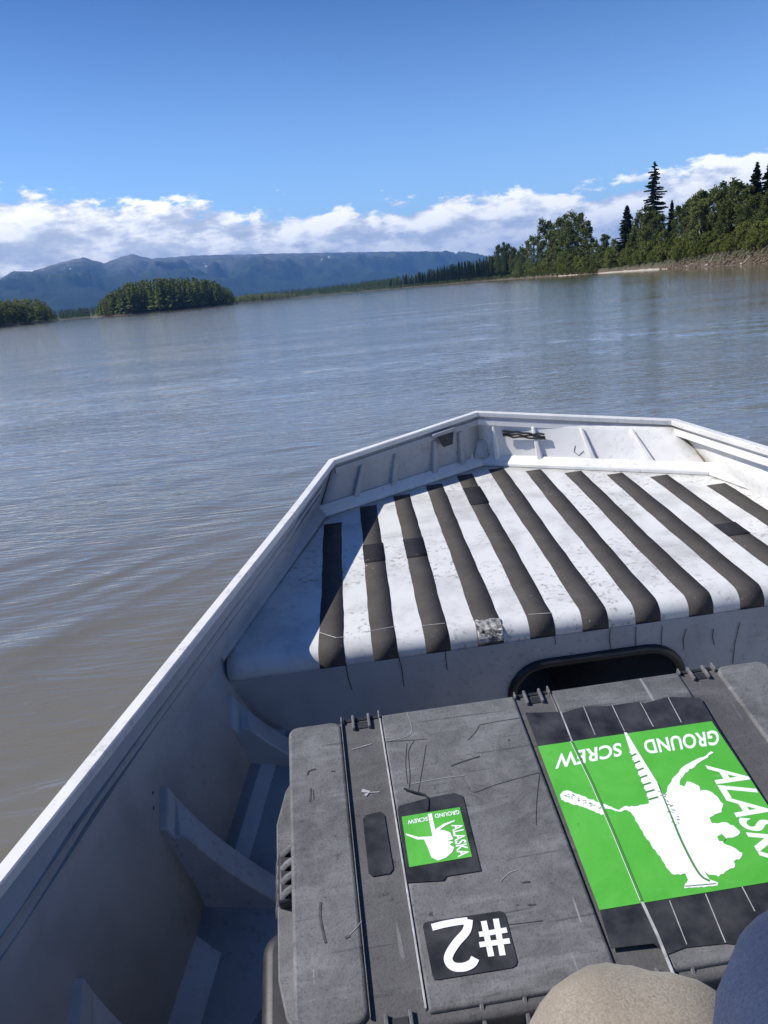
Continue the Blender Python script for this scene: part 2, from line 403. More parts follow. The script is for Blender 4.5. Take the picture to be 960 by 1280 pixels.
m, t, b, o = new_mat('pale_sand'); pos = t.node('ShaderNodeNewGeometry').outputs['Position']; n2 = t.noise(pos, 1.2, 5, .7)
t.put(b.inputs['Base Color'], t.ramp(n2, [(.3, (.30, .265, .21)), (.7, (.46, .42, .35))])); b.inputs['Roughness'].default_value = .95; bump(t, b, n2, .6, .1)
M['sand'] = m
for p0, p1, wd in ((692, 722, 2.2), (748, 834, 4.0)):
    vs = []; fs = []; N = 40
    for i in range(N + 1):
        a = az_of(p0 + (p1 - p0) * i / N); s0 = float(shore(np.array([a]))[0]); ww = wd * math.sin(math.pi * min(max(i / N, .02), .98)) ** .6
        for k in range(7):
            d = s0 - .5 + (ww + .8) * k / 6; x, y = d * math.sin(a), d * math.cos(a)
            vs.append((x, y, max(float(ground_z(np.array([x]), np.array([y]))[0]), -.1) + .10 * math.sin(math.pi * k / 6) + .03))
    for i in range(N):
        for k in range(6): fs.append((i * 7 + k, (i + 1) * 7 + k, (i + 1) * 7 + k + 1, i * 7 + k + 1))
    tag(mesh_obj('sand_bar', vs, fs, M['sand'], smooth=60), kind='structure')

# mountains: ridge height follows the skyline
SKY = [(-260, 395), (-120, 372), (-60, 366), (0, 354), (30, 337.5), (52, 338), (85, 328), (117, 320), (142, 328), (160, 321), (177, 316), (200, 322), (260, 318), (350, 316), (420, 315), (480, 314), (555, 314), (585, 319), (620, 327), (680, 330), (760, 322), (860, 312), (1000, 300), (1300, 280)]
ska = [az_of(x) for x, y in SKY]; ske = []
for x, y in SKY:
    d = cam_dir(x, y); ske.append(d[2] / math.hypot(d[0], d[1]))
RID = lambda a: 9500 + 2600 * np.clip((a - ska[3]) / (ska[15] - ska[3]), -.2, 1.2)
def mount_z(x, y):
    az = np.arctan2(x, y); d = np.hypot(x, y); top_ = np.interp(az, ska, ske); rid = RID(az)
    h = top_ * rid
    t_ = (d - (rid - 4200)) / 4200
    prof = np.clip(t_, 0, 1) ** 1.25; prof = np.where(t_ > 1, np.clip(1 - (t_ - 1) * 1.4, 0, 1), prof)
    u = x / 1500; v = y / 1500
    rid_n = 1 - np.abs(2 * fbm(u * 1.7, v * 1.7, 5, .55) - 1)
    n = (rid_n - .72) * 700 * np.clip(prof * 2, 0, 1) * np.clip((.92 - prof) * 2.2, 0, 1)
    n = n + (fbm(u * 9, v * 9, 4, .6) - .5) * 90 * prof * np.clip((1 - prof) * 9, .12, 1)
    return np.maximum(h * prof + n, 0) + 2
m, t, b, o = new_mat('mountain_slopes'); geo = t.node('ShaderNodeNewGeometry'); pos = geo.outputs['Position']
zz = t.node('ShaderNodeSeparateXYZ', i_0=pos).outputs[2]
n1 = t.noise(pos, .0022, 7, .62); n2 = t.noise(pos, .012, 5, .65)
hz = t.math('ADD', zz, t.math('MULTIPLY', t.math('SUBTRACT', n1, .5), 700))
c = t.ramp(t.math('DIVIDE', hz, 900), [(.15, (.016, .028, .014)), (.40, (.036, .048, .026)), (.60, (.11, .112, .09)), (.85, (.22, .21, .185))])
c = t.mix(t.math('MULTIPLY', t.smooth(n2, .5, .7), .4), c, (.02, .03, .016))
snow = t.math('MULTIPLY', t.smooth(n2, .655, .69), t.smooth(zz, 330, 480))
c = t.mix(snow, c, (.75, .76, .78))
t.put(b.inputs['Base Color'], c); b.inputs['Roughness'].default_value = 1.0; b.inputs['Specular IOR Level'].default_value = .1
bump(t, b, n2, .8, 25)
M['mountain'] = m
tag(polar_grid('mountains', np.radians(np.linspace(-50, 62, 620)), np.linspace(5000, 16500, 150), mount_z, M['mountain'], closed=False), kind='structure')

# river
def wave_z(x, y):
    d = np.hypot(x, y); z = np.zeros_like(d)
    wx = (fbm(x * .22, y * .22, 3) - .5) * 2.6; wy = (fbm(x * .22 + 50, y * .22 + 20, 3) - .5) * 2.6
    fx = (fbm(x * .9 + 7, y * .9, 2) - .5) * .6
    patch = np.clip((fbm(x * .12 + 11, y * .17, 3) - .30) * 2.6, 0, 1)
    r2 = np.random.default_rng(3)
    for lam, amp, sd in ((2.6, .009, .3), (1.7, .0085, .35), (1.1, .0085, .3), (.75, .0075, .25), (.52, .0062, .25), (.36, .0042, .3), (3.8, .007, .5), (1.35, .0075, .6), (.62, .0055, .5), (.9, .0065, .6), (.45, .0050, .2), (.30, .0032, .3)):
        th = R(112) + r2.normal() * sd; kx, ky = math.cos(th), math.sin(th); ph = r2.random() * 6.28
        dr = d * .0072
        fade = np.clip((lam / np.maximum(dr, 1e-3) - 2.5) / 4, 0, 1)
        arg = 2 * math.pi / lam * ((x + wx) * kx + (y + wy) * ky + fx * lam * .6) + ph
        s = np.sin(arg); crest = 1 - 2 * np.abs(np.sin(arg / 2)) ** .8
        mod = np.clip((vnoise(x / lam * .30 + ph * 9, y / lam * .42) - .36) * 2.7, 0, 1.35)
        z = z + (.45 + 1.5 * np.exp(-d / 7.0)) * amp * (.6 * s + .55 * crest) * mod * fade * (.25 + .75 * patch)
    return z
m, t, b, o = new_mat('silty_water'); geo = t.node('ShaderNodeNewGeometry'); pos = geo.outputs['Position']
ns = t.noise(pos, .05, 3, .5)
t.put(b.inputs['Base Color'], t.ramp(ns, [(.35, (.160, .142, .098)), (.65, (.184, .164, .114))]))
b.inputs['Roughness'].default_value = .04; b.inputs['IOR'].default_value = 1.78
mp = t.node('ShaderNodeMapping', i_Vector=pos, i_Scale=(1.0, 2.3, 1)); mp.inputs['Rotation'].default_value = (0, 0, R(-18))
wa = t.noise(mp.outputs[0], 2.2, 5, .55, .4); wb = t.noise(mp.outputs[0], .50, 6, .62, .5); wc = t.noise(mp.outputs[0], .11, 3, .5)
ht = t.math('ADD', t.math('MULTIPLY', wa, .050), t.math('MULTIPLY', wb, .125))
mp2 = t.node('ShaderNodeMapping', i_Vector=pos, i_Scale=(.55, 2.6, 1)); mp2.inputs['Rotation'].default_value = (0, 0, R(-20))
rd = t.noise(mp2.outputs[0], 1.5, 3, .5, .8); rd2 = t.noise(mp2.outputs[0], 3.7, 3, .5, .8)
ridge = lambda q: t.math('POWER', t.math('SUBTRACT', 1.0, t.math('ABSOLUTE', t.math('MULTIPLY_ADD', q, 4.0, -2.0)), clamp=True), 2.0)
ht = t.math('ADD', ht, t.math('ADD', t.math('MULTIPLY', ridge(rd), .050), t.math('MULTIPLY', ridge(rd2), .028)))
ht = t.math('ADD', ht, t.math('MULTIPLY', t.noise(mp.outputs[0], 11.0, 3, .6), .006))
ht = t.math('MULTIPLY', ht, t.math('ADD', .45, t.math('MULTIPLY', t.smooth(wc, .32, .66), .8)))
bump(t, b, ht, .085, 1.0)
M['water'] = m
rs = np.concatenate([[.01], np.geomspace(1.2, 90, 640), np.geomspace(91, 2600, 70)])
tag(polar_grid('river', azimuths(900, 90, 42), rs, wave_z, M['water']), kind='structure')

# ------------------------------------------------------------------ trees
def quads_mesh(name, cen, u, v, mat):
    n = len(cen); co = np.stack([cen - u - v, cen + u - v, cen + u + v, cen - u + v], 1).reshape(-1, 3)
    me = bpy.data.meshes.new(name); me.vertices.add(4 * n); me.vertices.foreach_set('co', co.reshape(-1).astype('f4'))
    me.loops.add(4 * n); me.loops.foreach_set('vertex_index', np.arange(4 * n, dtype='i4'))
    me.polygons.add(n); me.polygons.foreach_set('loop_start', np.arange(n, dtype='i4') * 4)
    me.update(calc_edges=True); me.materials.append(mat); return me
def rand_frame(n, r_, up_bias=.4):
    nrm = r_.normal(size=(n, 3)); nrm[:, 2] = np.abs(nrm[:, 2]) + up_bias; nrm /= np.linalg.norm(nrm, axis=1)[:, None]
    a = np.cross(nrm, r_.normal(size=(n, 3))); a /= np.linalg.norm(a, axis=1)[:, None]; return a, np.cross(nrm, a)
def broad_tree(seed, width=.42, low=.18, clumps=20, per=260, mat='leaf', bark='bark', leaf=.015):
    """a broad-leaved tree one metre high: crown and trunk meshes"""
    r_ = np.random.default_rng(seed); cs = []
    for i in range(clumps):
        h = low + (1 - low) * ((i + r_.random()) / clumps)
        k = (h - low) / (1 - low); rad = width * .5 * math.sin(math.pi * min(1, .18 + .72 * k)) ** .7
        a = i * 2.4 + r_.random() * .8; q = rad * r_.uniform(.35, .95)
        cs.append((q * math.cos(a), q * math.sin(a), h - .07 * (k > .8), r_.uniform(.07, .125) * (1.15 - .45 * k) * (width / .42) ** .5))
    P = []
    for x, y, z, s in cs:
        n = int(per * r_.uniform(.7, 1.2)); d = r_.normal(size=(n, 3)); d /= np.linalg.norm(d, axis=1)[:, None]
        rad = s * r_.random(n) ** .38 * (1 + .35 * np.sin(5 * d[:, 0] + 7 * d[:, 1] + 3 * x * 40)); d[:, 2] *= .8
        P.append(np.array([x, y, z]) + d * rad[:, None])
    P = np.concatenate(P); P = P[P[:, 2] > low * .45]; a, b_ = rand_frame(len(P), r_)
    sz = leaf * r_.uniform(.55, 1.15, len(P))[:, None]
    crown = quads_mesh('crown', P, a * sz, b_ * sz * .7, M[mat])
    g = G(); g.tube([(0, 0, -.03), (.004, .003, .2), (.01, -.006, .5), (0, 0, .9)], [.017, .013, .009, .002], 7)
    for x, y, z, s in cs[::2]:
        z0 = max(.1, z - .2); g.tube([(0.004, 0, z0), (x * .5, y * .5, z - .08), (x, y, z)], [.006, .004, .0015], 5)
    tr = g.done('trunk', M[bark], smooth=60); tm = tr.data; bpy.data.objects.remove(tr)
    return {'crown': crown, 'trunk': tm}
def spruce(seed, width=.26, branches=330, droop=.35, mat='needle', low=.06, col=1.0, size=1.0):
    """a spruce one metre high: single drooping branches scattered up the stem"""
    r_ = np.random.default_rng(seed); cen = []; U = []; V = []
    for i in range(branches):
        k = ((i + r_.random()) / branches) ** 1.05; h = low + (1 - low) * k
        L = width * .5 * min(1.0, ((1 - k) * col) ** .85 + .05) * r_.uniform(.55, 1.2)
        a = i * 2.39996 + r_.normal() * .5; n = max(2, int(L / .018)); dx, dy = math.cos(a), math.sin(a); dr = droop * r_.uniform(.4, 1.5)
        for s in range(n):
            f = (s + .6) / n; p = np.array([dx * L * f, dy * L * f, h + .012 - dr * L * f * (1.35 - .6 * f)])
            wd = (.011 * (1.15 - .5 * f) + .003) * size
            side = np.array([-dy, dx, r_.uniform(-.5, .5)]); fwd = np.array([dx, dy, -dr * .7])
            cen.append(p); U.append(fwd * L / n * .8); V.append(side * wd * r_.uniform(.6, 1.4))
            cen.append(p - np.array([0, 0, wd * .7])); U.append(fwd * L / n * .7); V.append(np.array([side[0] * .4, side[1] * .4, 1]) * wd * .7)
    crown = quads_mesh('crown', np.array(cen), np.array(U), np.array(V), M[mat])
    g = G(); g.tube([(0, 0, -.03), (0, 0, .4), (0, 0, 1.0)], [.014, .009, .001], 6)
    tr = g.done('trunk', M['bark'], smooth=60); tm = tr.data; bpy.data.objects.remove(tr)
    return {'crown': crown, 'trunk': tm}
def plant(name, parts, x, y, h, label, cat, group=None, wide=1.0, rz=None, sink=.0, lean=0.0):
    z = float(ground_z(np.array([x]), np.array([y]))[0]) - sink
    e = bpy.data.objects.new(name, None); link(e); e.location = (x, y, z); e.empty_display_size = .5
    e.rotation_euler = (lean, lean * .6, random.random() * 6.28 if rz is None else rz); e.scale = (h * wide, h * wide, h)
    tag(e, label, cat, group)
    for k, me in parts.items(): link(bpy.data.objects.new(k, me), e)
    return e
def polar(px, d): a = az_of(px); return d * math.sin(a), d * math.cos(a)
def place(name, parts, px, top, beyond, label, cat, group=None, wide=1.0, **kw):
    """a tree at column px, its top at row top, standing so far behind the waterline"""
    a = az_of(px); d = float(shore(np.array([a]))[0]) + beyond; x, y = d * math.sin(a), d * math.cos(a)
    dd = cam_dir(px, top); zt = CAMZ + d * dd[2] / math.hypot(dd[0], dd[1])
    z = float(ground_z(np.array([x]), np.array([y]))[0])
    return plant(name, parts, x, y, max(zt - z, 1.0), label, cat, group, wide, **kw)
BT = [broad_tree(s, wd, lo) for s, wd, lo in ((1, .50, .16), (2, .42, .2), (3, .58, .12), (4, .36, .25), (5, .46, .15))]
BIRCH = broad_tree(9, .40, .22, bark='bark_pale')
BU = [broad_tree(s, wd, .1, 14, 240, 'leafbush', leaf=.03) for s, wd in ((21, 1.1), (22, 1.5), (23, .9))]
SP = [spruce(s, wd) for s, wd in ((31, .24), (32, .30), (33, .20))]
SP_BIG = spruce(40, .25, 135, .16, 'needle', .12, 2.6, .8)
GR = 'broad-leaved trees on the right river bank'
# the stand of big cottonwoods
for px, top, bey, k, wd in ((668, 292, 18, 2, .85), (684, 271, 26, 0, .8), (704, 266, 22, 4, .85), (722, 261, 20, 0, .8), (733, 275, 16, 1, .85), (655, 308, 10, 2, .9), (694, 283, 12, 3, 1.1), (712, 280, 10, 2, .8)):
    place('cottonwood_tree', BT[k], px, top, bey, 'tall rounded dark green cottonwood in the clump before the far spruces', 'tree', 'cottonwoods in the rounded clump', wd)
for px, top, bey, k in ((616, 318, 25, 3), (625, 305, 22, 1), (634, 301, 20, 4), (642, 306, 24, 3), (648, 318, 8, 2)):
    place('slender_tree', BT[k], px, top, bey, 'narrow dark tree between the cottonwood clump and the far spruce row', 'tree', 'narrow trees at the end of the far spruce row', .75)
for px, top, bey, k in ((745, 299, 22, 1), (757, 290, 34, 3), (768, 297, 24, 0), (751, 305, 12, 2), (775, 303, 10, 4)):
    place('young_tree', BT[k], px, top, bey, 'lower young green tree filling the gap beside the tall lone spruce', 'tree', 'lower trees beside the lone spruce', .8)
place('tall_spruce', SP_BIG, 817, 203, 26, 'tall lone spruce with sparse ragged branches rising far above its neighbours', 'tree', None, 1.0)
for px, top, bey, k, l in ((784, 257, 20, 1, 'shorter dark spruce with a bushy top left of the lone giant'), (839, 251, 24, 2, 'thin dark spruce standing close behind the lone giant'), 
                           (942, 204, 30, 0, 'dark pointed spruce rising out of the leafy trees above the eroded bank'), (959, 200, 34, 1, 'tall dark spruce beside the pointed spruce above the eroded bank')):
    place('spruce_tree', SP[k], px, top, bey, l, 'tree', None, 1.7)
for px, top, bey, k, wd in ((800, 262, 18, 0, .8), (812, 255, 20, 1, .9), (824, 262, 16, 4, .8), (806, 280, 12, 2, .8), (830, 285, 10, 0, .9), (795, 285, 14, 4, .9)):
    place('leafy_tree', BT[k], px, top, bey, 'leafy green tree crowded round the foot of the lone spruce', 'tree', 'leafy trees round the lone spruce', wd)
for px, top, bey, k, wd in ((852, 252, 16, 0, .85), (864, 244, 24, 1, .9), (873, 236, 20, 4, .85), (884, 232, 26, 0, .85), (897, 231, 20, 2, .8), (908, 224, 26, 4, .9), (919, 221, 22, 0, .85), (930, 232, 18, 1, .9), (858, 268, 12, 2, .8), (905, 250, 14, 0, .8), (926, 255, 12, 4, .8), (943, 240, 16, 2, .8), (958, 236, 18, 0, .8), (975, 225, 20, 4, .9), (992, 215, 22, 1, .9), (1015, 210, 24, 0, .9), (1050, 205, 22, 2, .9)):
    place('bank_tree', BT[k], px, top, bey, 'full leafy green tree in the row above the eroded bank', 'tree', 'leafy trees above the eroded bank', wd)
place('birch_tree', BIRCH, 877, 252, 9, 'pale-trunked birch leaning out of the green leafy row', 'tree', None, .9, lean=.08)
nb = 0
for row, (b0, b1, h0, h1, stp) in enumerate(((1.2, 3.0, 1.3, 2.4, 5.0), (3.5, 7.0, 2.2, 4.2, 5.5), (7.5, 11, 3.6, 6.2, 7.0))):
    for px in np.arange(646, 1010, stp):
        px = px + random.uniform(-2, 2); a = az_of(px); d = float(shore(np.array([a]))[0])
        if row == 0 and px > 822: continue
        if row == 0 and 745 < px < 836: continue
        bey = random.uniform(b0, b1) + (4.5 if 745 < px < 838 else 0) + (.5 if px > 838 else 0)
        x, y = (d + bey) * math.sin(a), (d + bey) * math.cos(a); sc_ = 1.25 if px < 740 else 1.0 if px < 840 else .8
        plant('willow_bush', BU[nb % 3], x, y, random.uniform(h0, h1) * sc_, ('low bright green willow at the very edge of the water', 'bushy bright green willow on the edge of the right bank', 'taller green willow thicket under the trees of the right bank')[row], 'bush', ('willows at the water edge', 'willow bushes along the right bank', 'willow thickets under the trees')[row], .9, sink=.15); nb += 1
for i in range(26):      # the bank goes on beyond the frame
    a = R(33 + i * 3.2); d = float(shore(np.array([a]))[0]) + random.uniform(10, 26)
    plant('bank_tree', BT[i % 5], d * math.sin(a), d * math.cos(a), random.uniform(14, 21), 'full leafy green tree in the row above the eroded bank', 'tree', 'leafy trees above the eroded bank', .85)
# the far row of spruces
for i in range(74):
    px = 487 + i * 2.05 + random.uniform(-.8, .8); top = np.interp(px, [487, 520, 560, 600, 640], [349, 341, 331, 325, 318]) + random.uniform(-2.5, 5)
    place('far_spruce', SP[i % 3], px, top, random.uniform(8, 26), 'slim dark spruce in the even row on the far shore', 'tree', 'spruces in the far shore row', 1.0)
# distant woods, one mass each
def wood(name, label, pts, mat, kind=0):
    r_ = np.random.default_rng(len(pts)); cen = []; U = []; V = []; tr = G()
    for x, y, z, h, wd in pts:
        n = 46 if kind == 0 else 70
        k = r_.random(n) ** .8; ang = r_.random(n) * 6.283
        rad = wd * (((1 - k) ** .9) if kind == 0 else np.sin(np.pi * np.clip(.2 + .75 * k, 0, 1)) ** .6) * r_.uniform(.4, 1.05, n)
        c_ = np.stack([x + rad * np.cos(ang), y + rad * np.sin(ang), z + h * (.04 + .95 * k)], -1); cen.append(c_)
        out = np.stack([np.cos(ang), np.sin(ang), np.full(n, -.4)], -1); s = wd * .34 * (1.15 - .6 * k)[:, None]
        U.append(out * s); V.append(np.stack([-np.sin(ang), np.cos(ang), r_.uniform(-.6, .9, n)], -1) * s * .8)
    o_ = link(bpy.data.objects.new(name, quads_mesh(name, np.concatenate(cen), np.concatenate(U), np.concatenate(V), M[mat])))
    tag(o_, label, 'wood', None, 'stuff'); return o_
def scatter(px0, px1, b0, b1, n, hfun, r_=np.random.default_rng(12)):
    out = []
    for i in range(n):
        px = r_.uniform(px0, px1); a = az_of(px); d = float(shore(np.array([a]))[0]) + b0 + (b1 - b0) * (i / n); x, y = d * math.sin(a), d * math.cos(a)
        h = hfun(px, d) * r_.uniform(.82, 1.08); out.append((x, y, float(ground_z(np.array([x]), np.array([y]))[0]), h, h * r_.uniform(.12, .18)))
    return out
def island_h(px, d): return d / FPX * np.interp(px, [119, 128, 142, 165, 200, 250, 272, 290, 296], [5, 15, 23, 31, 33.5, 30, 26, 15, 5])
wood('island_wood', 'dense rounded dark green wood standing alone on the far water', scatter(120, 295, 3, 85, 560, island_h), 'needle_far')
def left_h(px, d): return d / FPX * np.interp(px, [-200, 0, 15, 50, 62, 68], [30, 23, 25, 24, 18, 8])
wood('left_bank_wood', 'dark broad wood at the edge of the far left bank', scatter(-200, 67, 3, 70, 420, left_h), 'leaf', 1)
wood('low_shore_wood', 'thin low line of trees between the dark wood and the rounded wood', scatter(68, 122, 5, 160, 160, lambda p, d: d / FPX * 9), 'needle_far')
wood('far_plain_forest', 'wide low forest rising beyond the yellow shore under the mountains', scatter(300, 660, 120, 2600, 2600, lambda p, d: 11 + 8 * (p - 300) / 300), 'needle_far')
wood('shore_shrubs', 'strip of yellow green shrubs along the low far shore', scatter(293, 372, 4, 70, 260, lambda p, d: d / FPX * np.interp(p, [293, 320, 350, 375], [7, 8, 6, 4])), 'shrub_yellow', 1)
wood('near_shore_brush', 'low dark green brush hugging the waterline below the far spruce row', scatter(486, 690, .4, 9, 700, lambda p, d: np.interp(p, [486, 690], [4.0, 1.6])), 'leaf', 1)
wood('far_shore_brush', 'dark low brush on the far shore beside the yellow shrubs', scatter(365, 500, 6, 90, 300, lambda p, d: d / FPX * np.interp(p, [365, 500], [5, 12])), 'needle_far', 0)
# rocks and driftwood on the right bank
def rock_mesh(seed):
    r_ = np.random.default_rng(seed); bm = bmesh.new(); bmesh.ops.create_icosphere(bm, subdivisions=1, radius=1)
    for v in bm.verts: v.co *= r_.uniform(.65, 1.15); v.co.z *= .7
    me = bpy.data.meshes.new('bank_rocks'); bm.to_mesh(me); bm.free(); return me
base = [rock_mesh(s) for s in range(4)]
vs = []; fs = []
for i in range(1500):
    px = random.uniform(826, 1010); a = az_of(px); d = float(shore(np.array([a]))[0]) + abs(random.gauss(0, 3.4)) + .3; x, y = d * math.sin(a), d * math.cos(a)
    z = float(ground_z(np.array([x]), np.array([y]))[0]); s = random.choice((.10, .13, .16, .2, .26, .36)); me = base[i % 4]; ca, sa = math.cos(i), math.sin(i); b0 = len(vs)
    vs += [(x + s * (v.co.x * ca - v.co.y * sa) * 1.3, y + s * (v.co.x * sa + v.co.y * ca), z + s * v.co.z) for v in me.vertices]
    fs += [tuple(b0 + q for q in p.vertices) for p in me.polygons]
tag(mesh_obj('bank_rocks', vs, fs, M['rock']), 'brown stones and clods strewn over the eroded bank', 'rocks', None, 'stuff')
for i, (px, bey, L, ang, lb) in enumerate(((889, 2.2, 4.0, -1.05, 'pale bleached driftwood trunk lying across the eroded bank'), (862, 1.4, 3.6, -1.2, 'grey driftwood log half buried low on the bank'), (932, 1.2, 3.0, -1.1, 'short grey log stranded at the water below the dark spruces'))):
    a = az_of(px); d = float(shore(np.array([a]))[0]) + bey; x, y = d * math.sin(a), d * math.cos(a); z = float(ground_z(np.array([x]), np.array([y]))[0])
    g = G(); dx, dy = math.cos(ang - a), math.sin(ang - a)
    pts = [(k * L * dx, k * L * dy, float(ground_z(np.array([x + k * L * dx]), np.array([y + k * L * dy]))[0]) - z + .12 + .05 * math.sin(k * 9)) for k in (-.5, -.25, 0, .25, .5)]
    g.tube(pts, [.16, .15, .13, .10, .05], 8)
    g.tube([pts[1], (pts[1][0] + .3, pts[1][1], pts[1][2] + .5)], [.07, .03], 6)
    o_ = g.done('driftwood_log', M['driftwood'], smooth=60); o_.location = (x, y, z); tag(o_, lb, 'log')
#@@BOAT0
# ------------------------------------------------------------------ boat (boat frame: x starboard, y forward, z up, camera at origin)
BO = np.array([.395, .2, -1.31])
boat = bpy.data.objects.new('skiff', None); link(boat); boat.empty_display_size = .3
boat.matrix_world = Matrix.Translation(Vector((RB @ BO).tolist()) + Vector((0, 0, CAMZ))) @ Matrix(RB.tolist()).to_4x4()
tag(boat, 'white painted metal skiff with blunt angled bow and striped foredeck', 'boat')
BG = lambda: G(BO)
UC, ZD, ZT = .395, -.80, -.65                     # centre line, deck height, gunwale height
VL, LR = 1.447, .030                              # where the deck lip starts to round, its radius
VB = VL - LR                                      # bulkhead plane
def mir(p): return np.array([2 * UC - p[0], p[1], p[2]])
def on(px, py, z): return boat_z(px, py, z)
Tp, Tb, Ts = on(411, 576, ZT + .006), on(595, 515, ZT + .036), on(845, 525, ZT - .024)      # the sheer rises to the stem
def top_port(v): return np.array([np.interp(v, [-2.4, -.4, .3, Tp[1]], [-.60, -.64, -.612, Tp[0]]), v, ZT])
VS = [-2.4, -1.2, -.4, .3, .75, 1.1, 1.45, 1.9]
TOP = [top_port(v) for v in VS] + [Tp, Tb, Ts] + [np.array([2 * UC - top_port(v)[0] + .02, v, ZT]) for v in VS[::-1]]
Sp, Sb, Ss = on(408, 647, ZD), on(605, 583, ZD), on(886, 595, ZD)       # inner edge of the trim round the deck
e0 = on(290, 815, ZD); sl_ = (Sp[0] - e0[0]) / (Sp[1] - e0[1])
def deck_port(v): return e0[0] + sl_ * (v - e0[1])
def out2(path):                                   # mitred inward normals in plan (port -> bow -> starboard)
    P = [np.array(p[:2]) for p in path]; nn = []
    for i in range(len(P)):
        ds = []
        if i: ds.append(P[i] - P[i - 1])
        if i < len(P) - 1: ds.append(P[i + 1] - P[i])
        ns = [np.array([d[1], -d[0]]) / np.linalg.norm(d) for d in ds]
        n = sum(ns); n /= np.linalg.norm(n); n = n / max(.4, n @ ns[0]); nn.append(n)
    return nn
TN = out2(TOP)
def sweep(name, path, nrm, prof, i0, i1, mat, bevel=0.0, dz=0.0, sm=None):
    """closed profile (inward offset, height) along path[i0..i1], mitred"""
    g = BG(); n = len(prof); vs = []
    for i in range(i0, i1 + 1):
        for a, h in prof: vs.append((path[i][0] + nrm[i][0] * a, path[i][1] + nrm[i][1] * a, path[i][2] + h + dz))
    m_ = i1 - i0 + 1
    fs = [(k * n + j, k * n + (j + 1) % n, (k + 1) * n + (j + 1) % n, (k + 1) * n + j) for k in range(m_ - 1) for j in range(n)]
    fs += [tuple(range(n)), tuple((m_ - 1) * n + j for j in range(n))[::-1]]
    return g.add(vs, fs).done(name, mat, boat, bevel=bevel, smooth=sm)
SEG = ((0, 8), (8, 9), (9, 10), (10, len(TOP) - 1))
cap = [(.0, -.014), (.0, .003), (.002, .005), (.021, .005), (.023, .003), (.023, -.010)]
for a, b_ in SEG: sweep('gunwale', TOP, TN, cap, a, b_, M['gunwale'], sm=40)
# walls: below the cap, at the deck, at the chine
NV = len(VS)
def chine_z(v): return -.978 - .30 * (1.36 - v) if v > .55 else -1.221 - .12 * (.55 - v)
floor_z = lambda v: max(-1.31, -1.145 + .2 * (v - .9))
def wall_rows(idx):
    rt, rd, rk = [], [], []
    for i in idx:
        T = TOP[i]; n = TN[i]
        rt.append(np.array([T[0] + n[0] * .010, T[1] + n[1] * .010, T[2] - .012]))
        if i < NV or i > NV + 2:
            s = 1 if i < NV else -1; v = T[1]
            du = deck_port(v) - .010 if s > 0 else 2 * UC - deck_port(v) + .02
            du = du if v > .9 else T[0] + s * np.interp(v, [.3, .9], [.01, -.012])
            rd.append(np.array([du, v, ZD])); k = np.array([T[0] + s * (.035 if v > .3 else .10), v, max(chine_z(v), floor_z(v) - .1)])
        else:
            S = (Sp, Sb, Ss)[i - NV]; rd.append(np.array([S[0] - n[0] * .036, S[1] - n[1] * .036, ZD]))
            k = np.array([S[0] + n[0] * .10, S[1] + n[1] * .18, -1.12 + .05 * (i == NV + 1)])
        rk.append(k)
    return rt, rd, rk
WT, WD_, WK = wall_rows(range(len(TOP)))
def wall_part(name, a, b_, mt='wall'):
    g = BG(); rows = [WT[a:b_ + 1], WD_[a:b_ + 1], WK[a:b_ + 1]]
    if b_ == a + 1:                                  # a twisted bow panel: follow the straight lines between its edges
        rows = [[r_[0] + (r_[1] - r_[0]) * k / 12 for k in range(13)] for r_ in rows]
        rows = [[p + (q - p) * k / 5 for p, q in zip(rows[0], rows[1])] for k in range(6)] + [rows[2]]
    g.loft(rows); return g.done(name, M[mt], boat, solid=.004, smooth=30)
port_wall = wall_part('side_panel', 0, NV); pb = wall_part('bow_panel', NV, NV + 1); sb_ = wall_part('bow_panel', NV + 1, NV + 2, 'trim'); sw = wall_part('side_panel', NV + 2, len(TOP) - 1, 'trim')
# hull bottom, transom and inner floor
g = BG(); keel = [np.array([UC, p[1] if i not in (NV, NV + 1, NV + 2) else 2.35, min(WK[i][2], floor_z(min(p[1], 1.6)) - .10) - .02]) for i, p in enumerate(WK)]
half = NV + 2
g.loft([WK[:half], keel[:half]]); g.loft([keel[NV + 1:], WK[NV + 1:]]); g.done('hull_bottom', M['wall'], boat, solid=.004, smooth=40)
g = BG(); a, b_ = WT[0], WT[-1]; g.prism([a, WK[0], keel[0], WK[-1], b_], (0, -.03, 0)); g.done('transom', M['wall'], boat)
vf = [-2.39, -1.2, -.4, .3, .75, 1.1, VB + .02]
def wall_u(v, z, s=1):
    T = np.interp(v, [p[1] for p in WT[:NV + 1]], [p[0] for p in WT[:NV + 1]]); Dk = np.interp(v, [p[1] for p in WD_[:NV + 1]], [p[0] for p in WD_[:NV + 1]])
    K = np.interp(v, [p[1] for p in WK[:NV]], [p[0] for p in WK[:NV]]); kz = np.interp(v, [p[1] for p in WK[:NV]], [p[2] for p in WK[:NV]])
    u = Dk + (T - Dk) * (z - ZD) / (ZT - .012 - ZD) if z > ZD else Dk + (K - Dk) * (ZD - z) / (ZD - kz)
    return u if s > 0 else 2 * UC - u + .02
g = BG(); g.loft([[np.array([wall_u(v, max(floor_z(v), chine_z(v))) + .02, v, floor_z(v)]) for v in vf], [np.array([2 * UC - wall_u(v, max(floor_z(v), chine_z(v))), v, floor_z(v)]) for v in vf]])
g.done('floor_plate', M['floor'], boat, solid=.004)
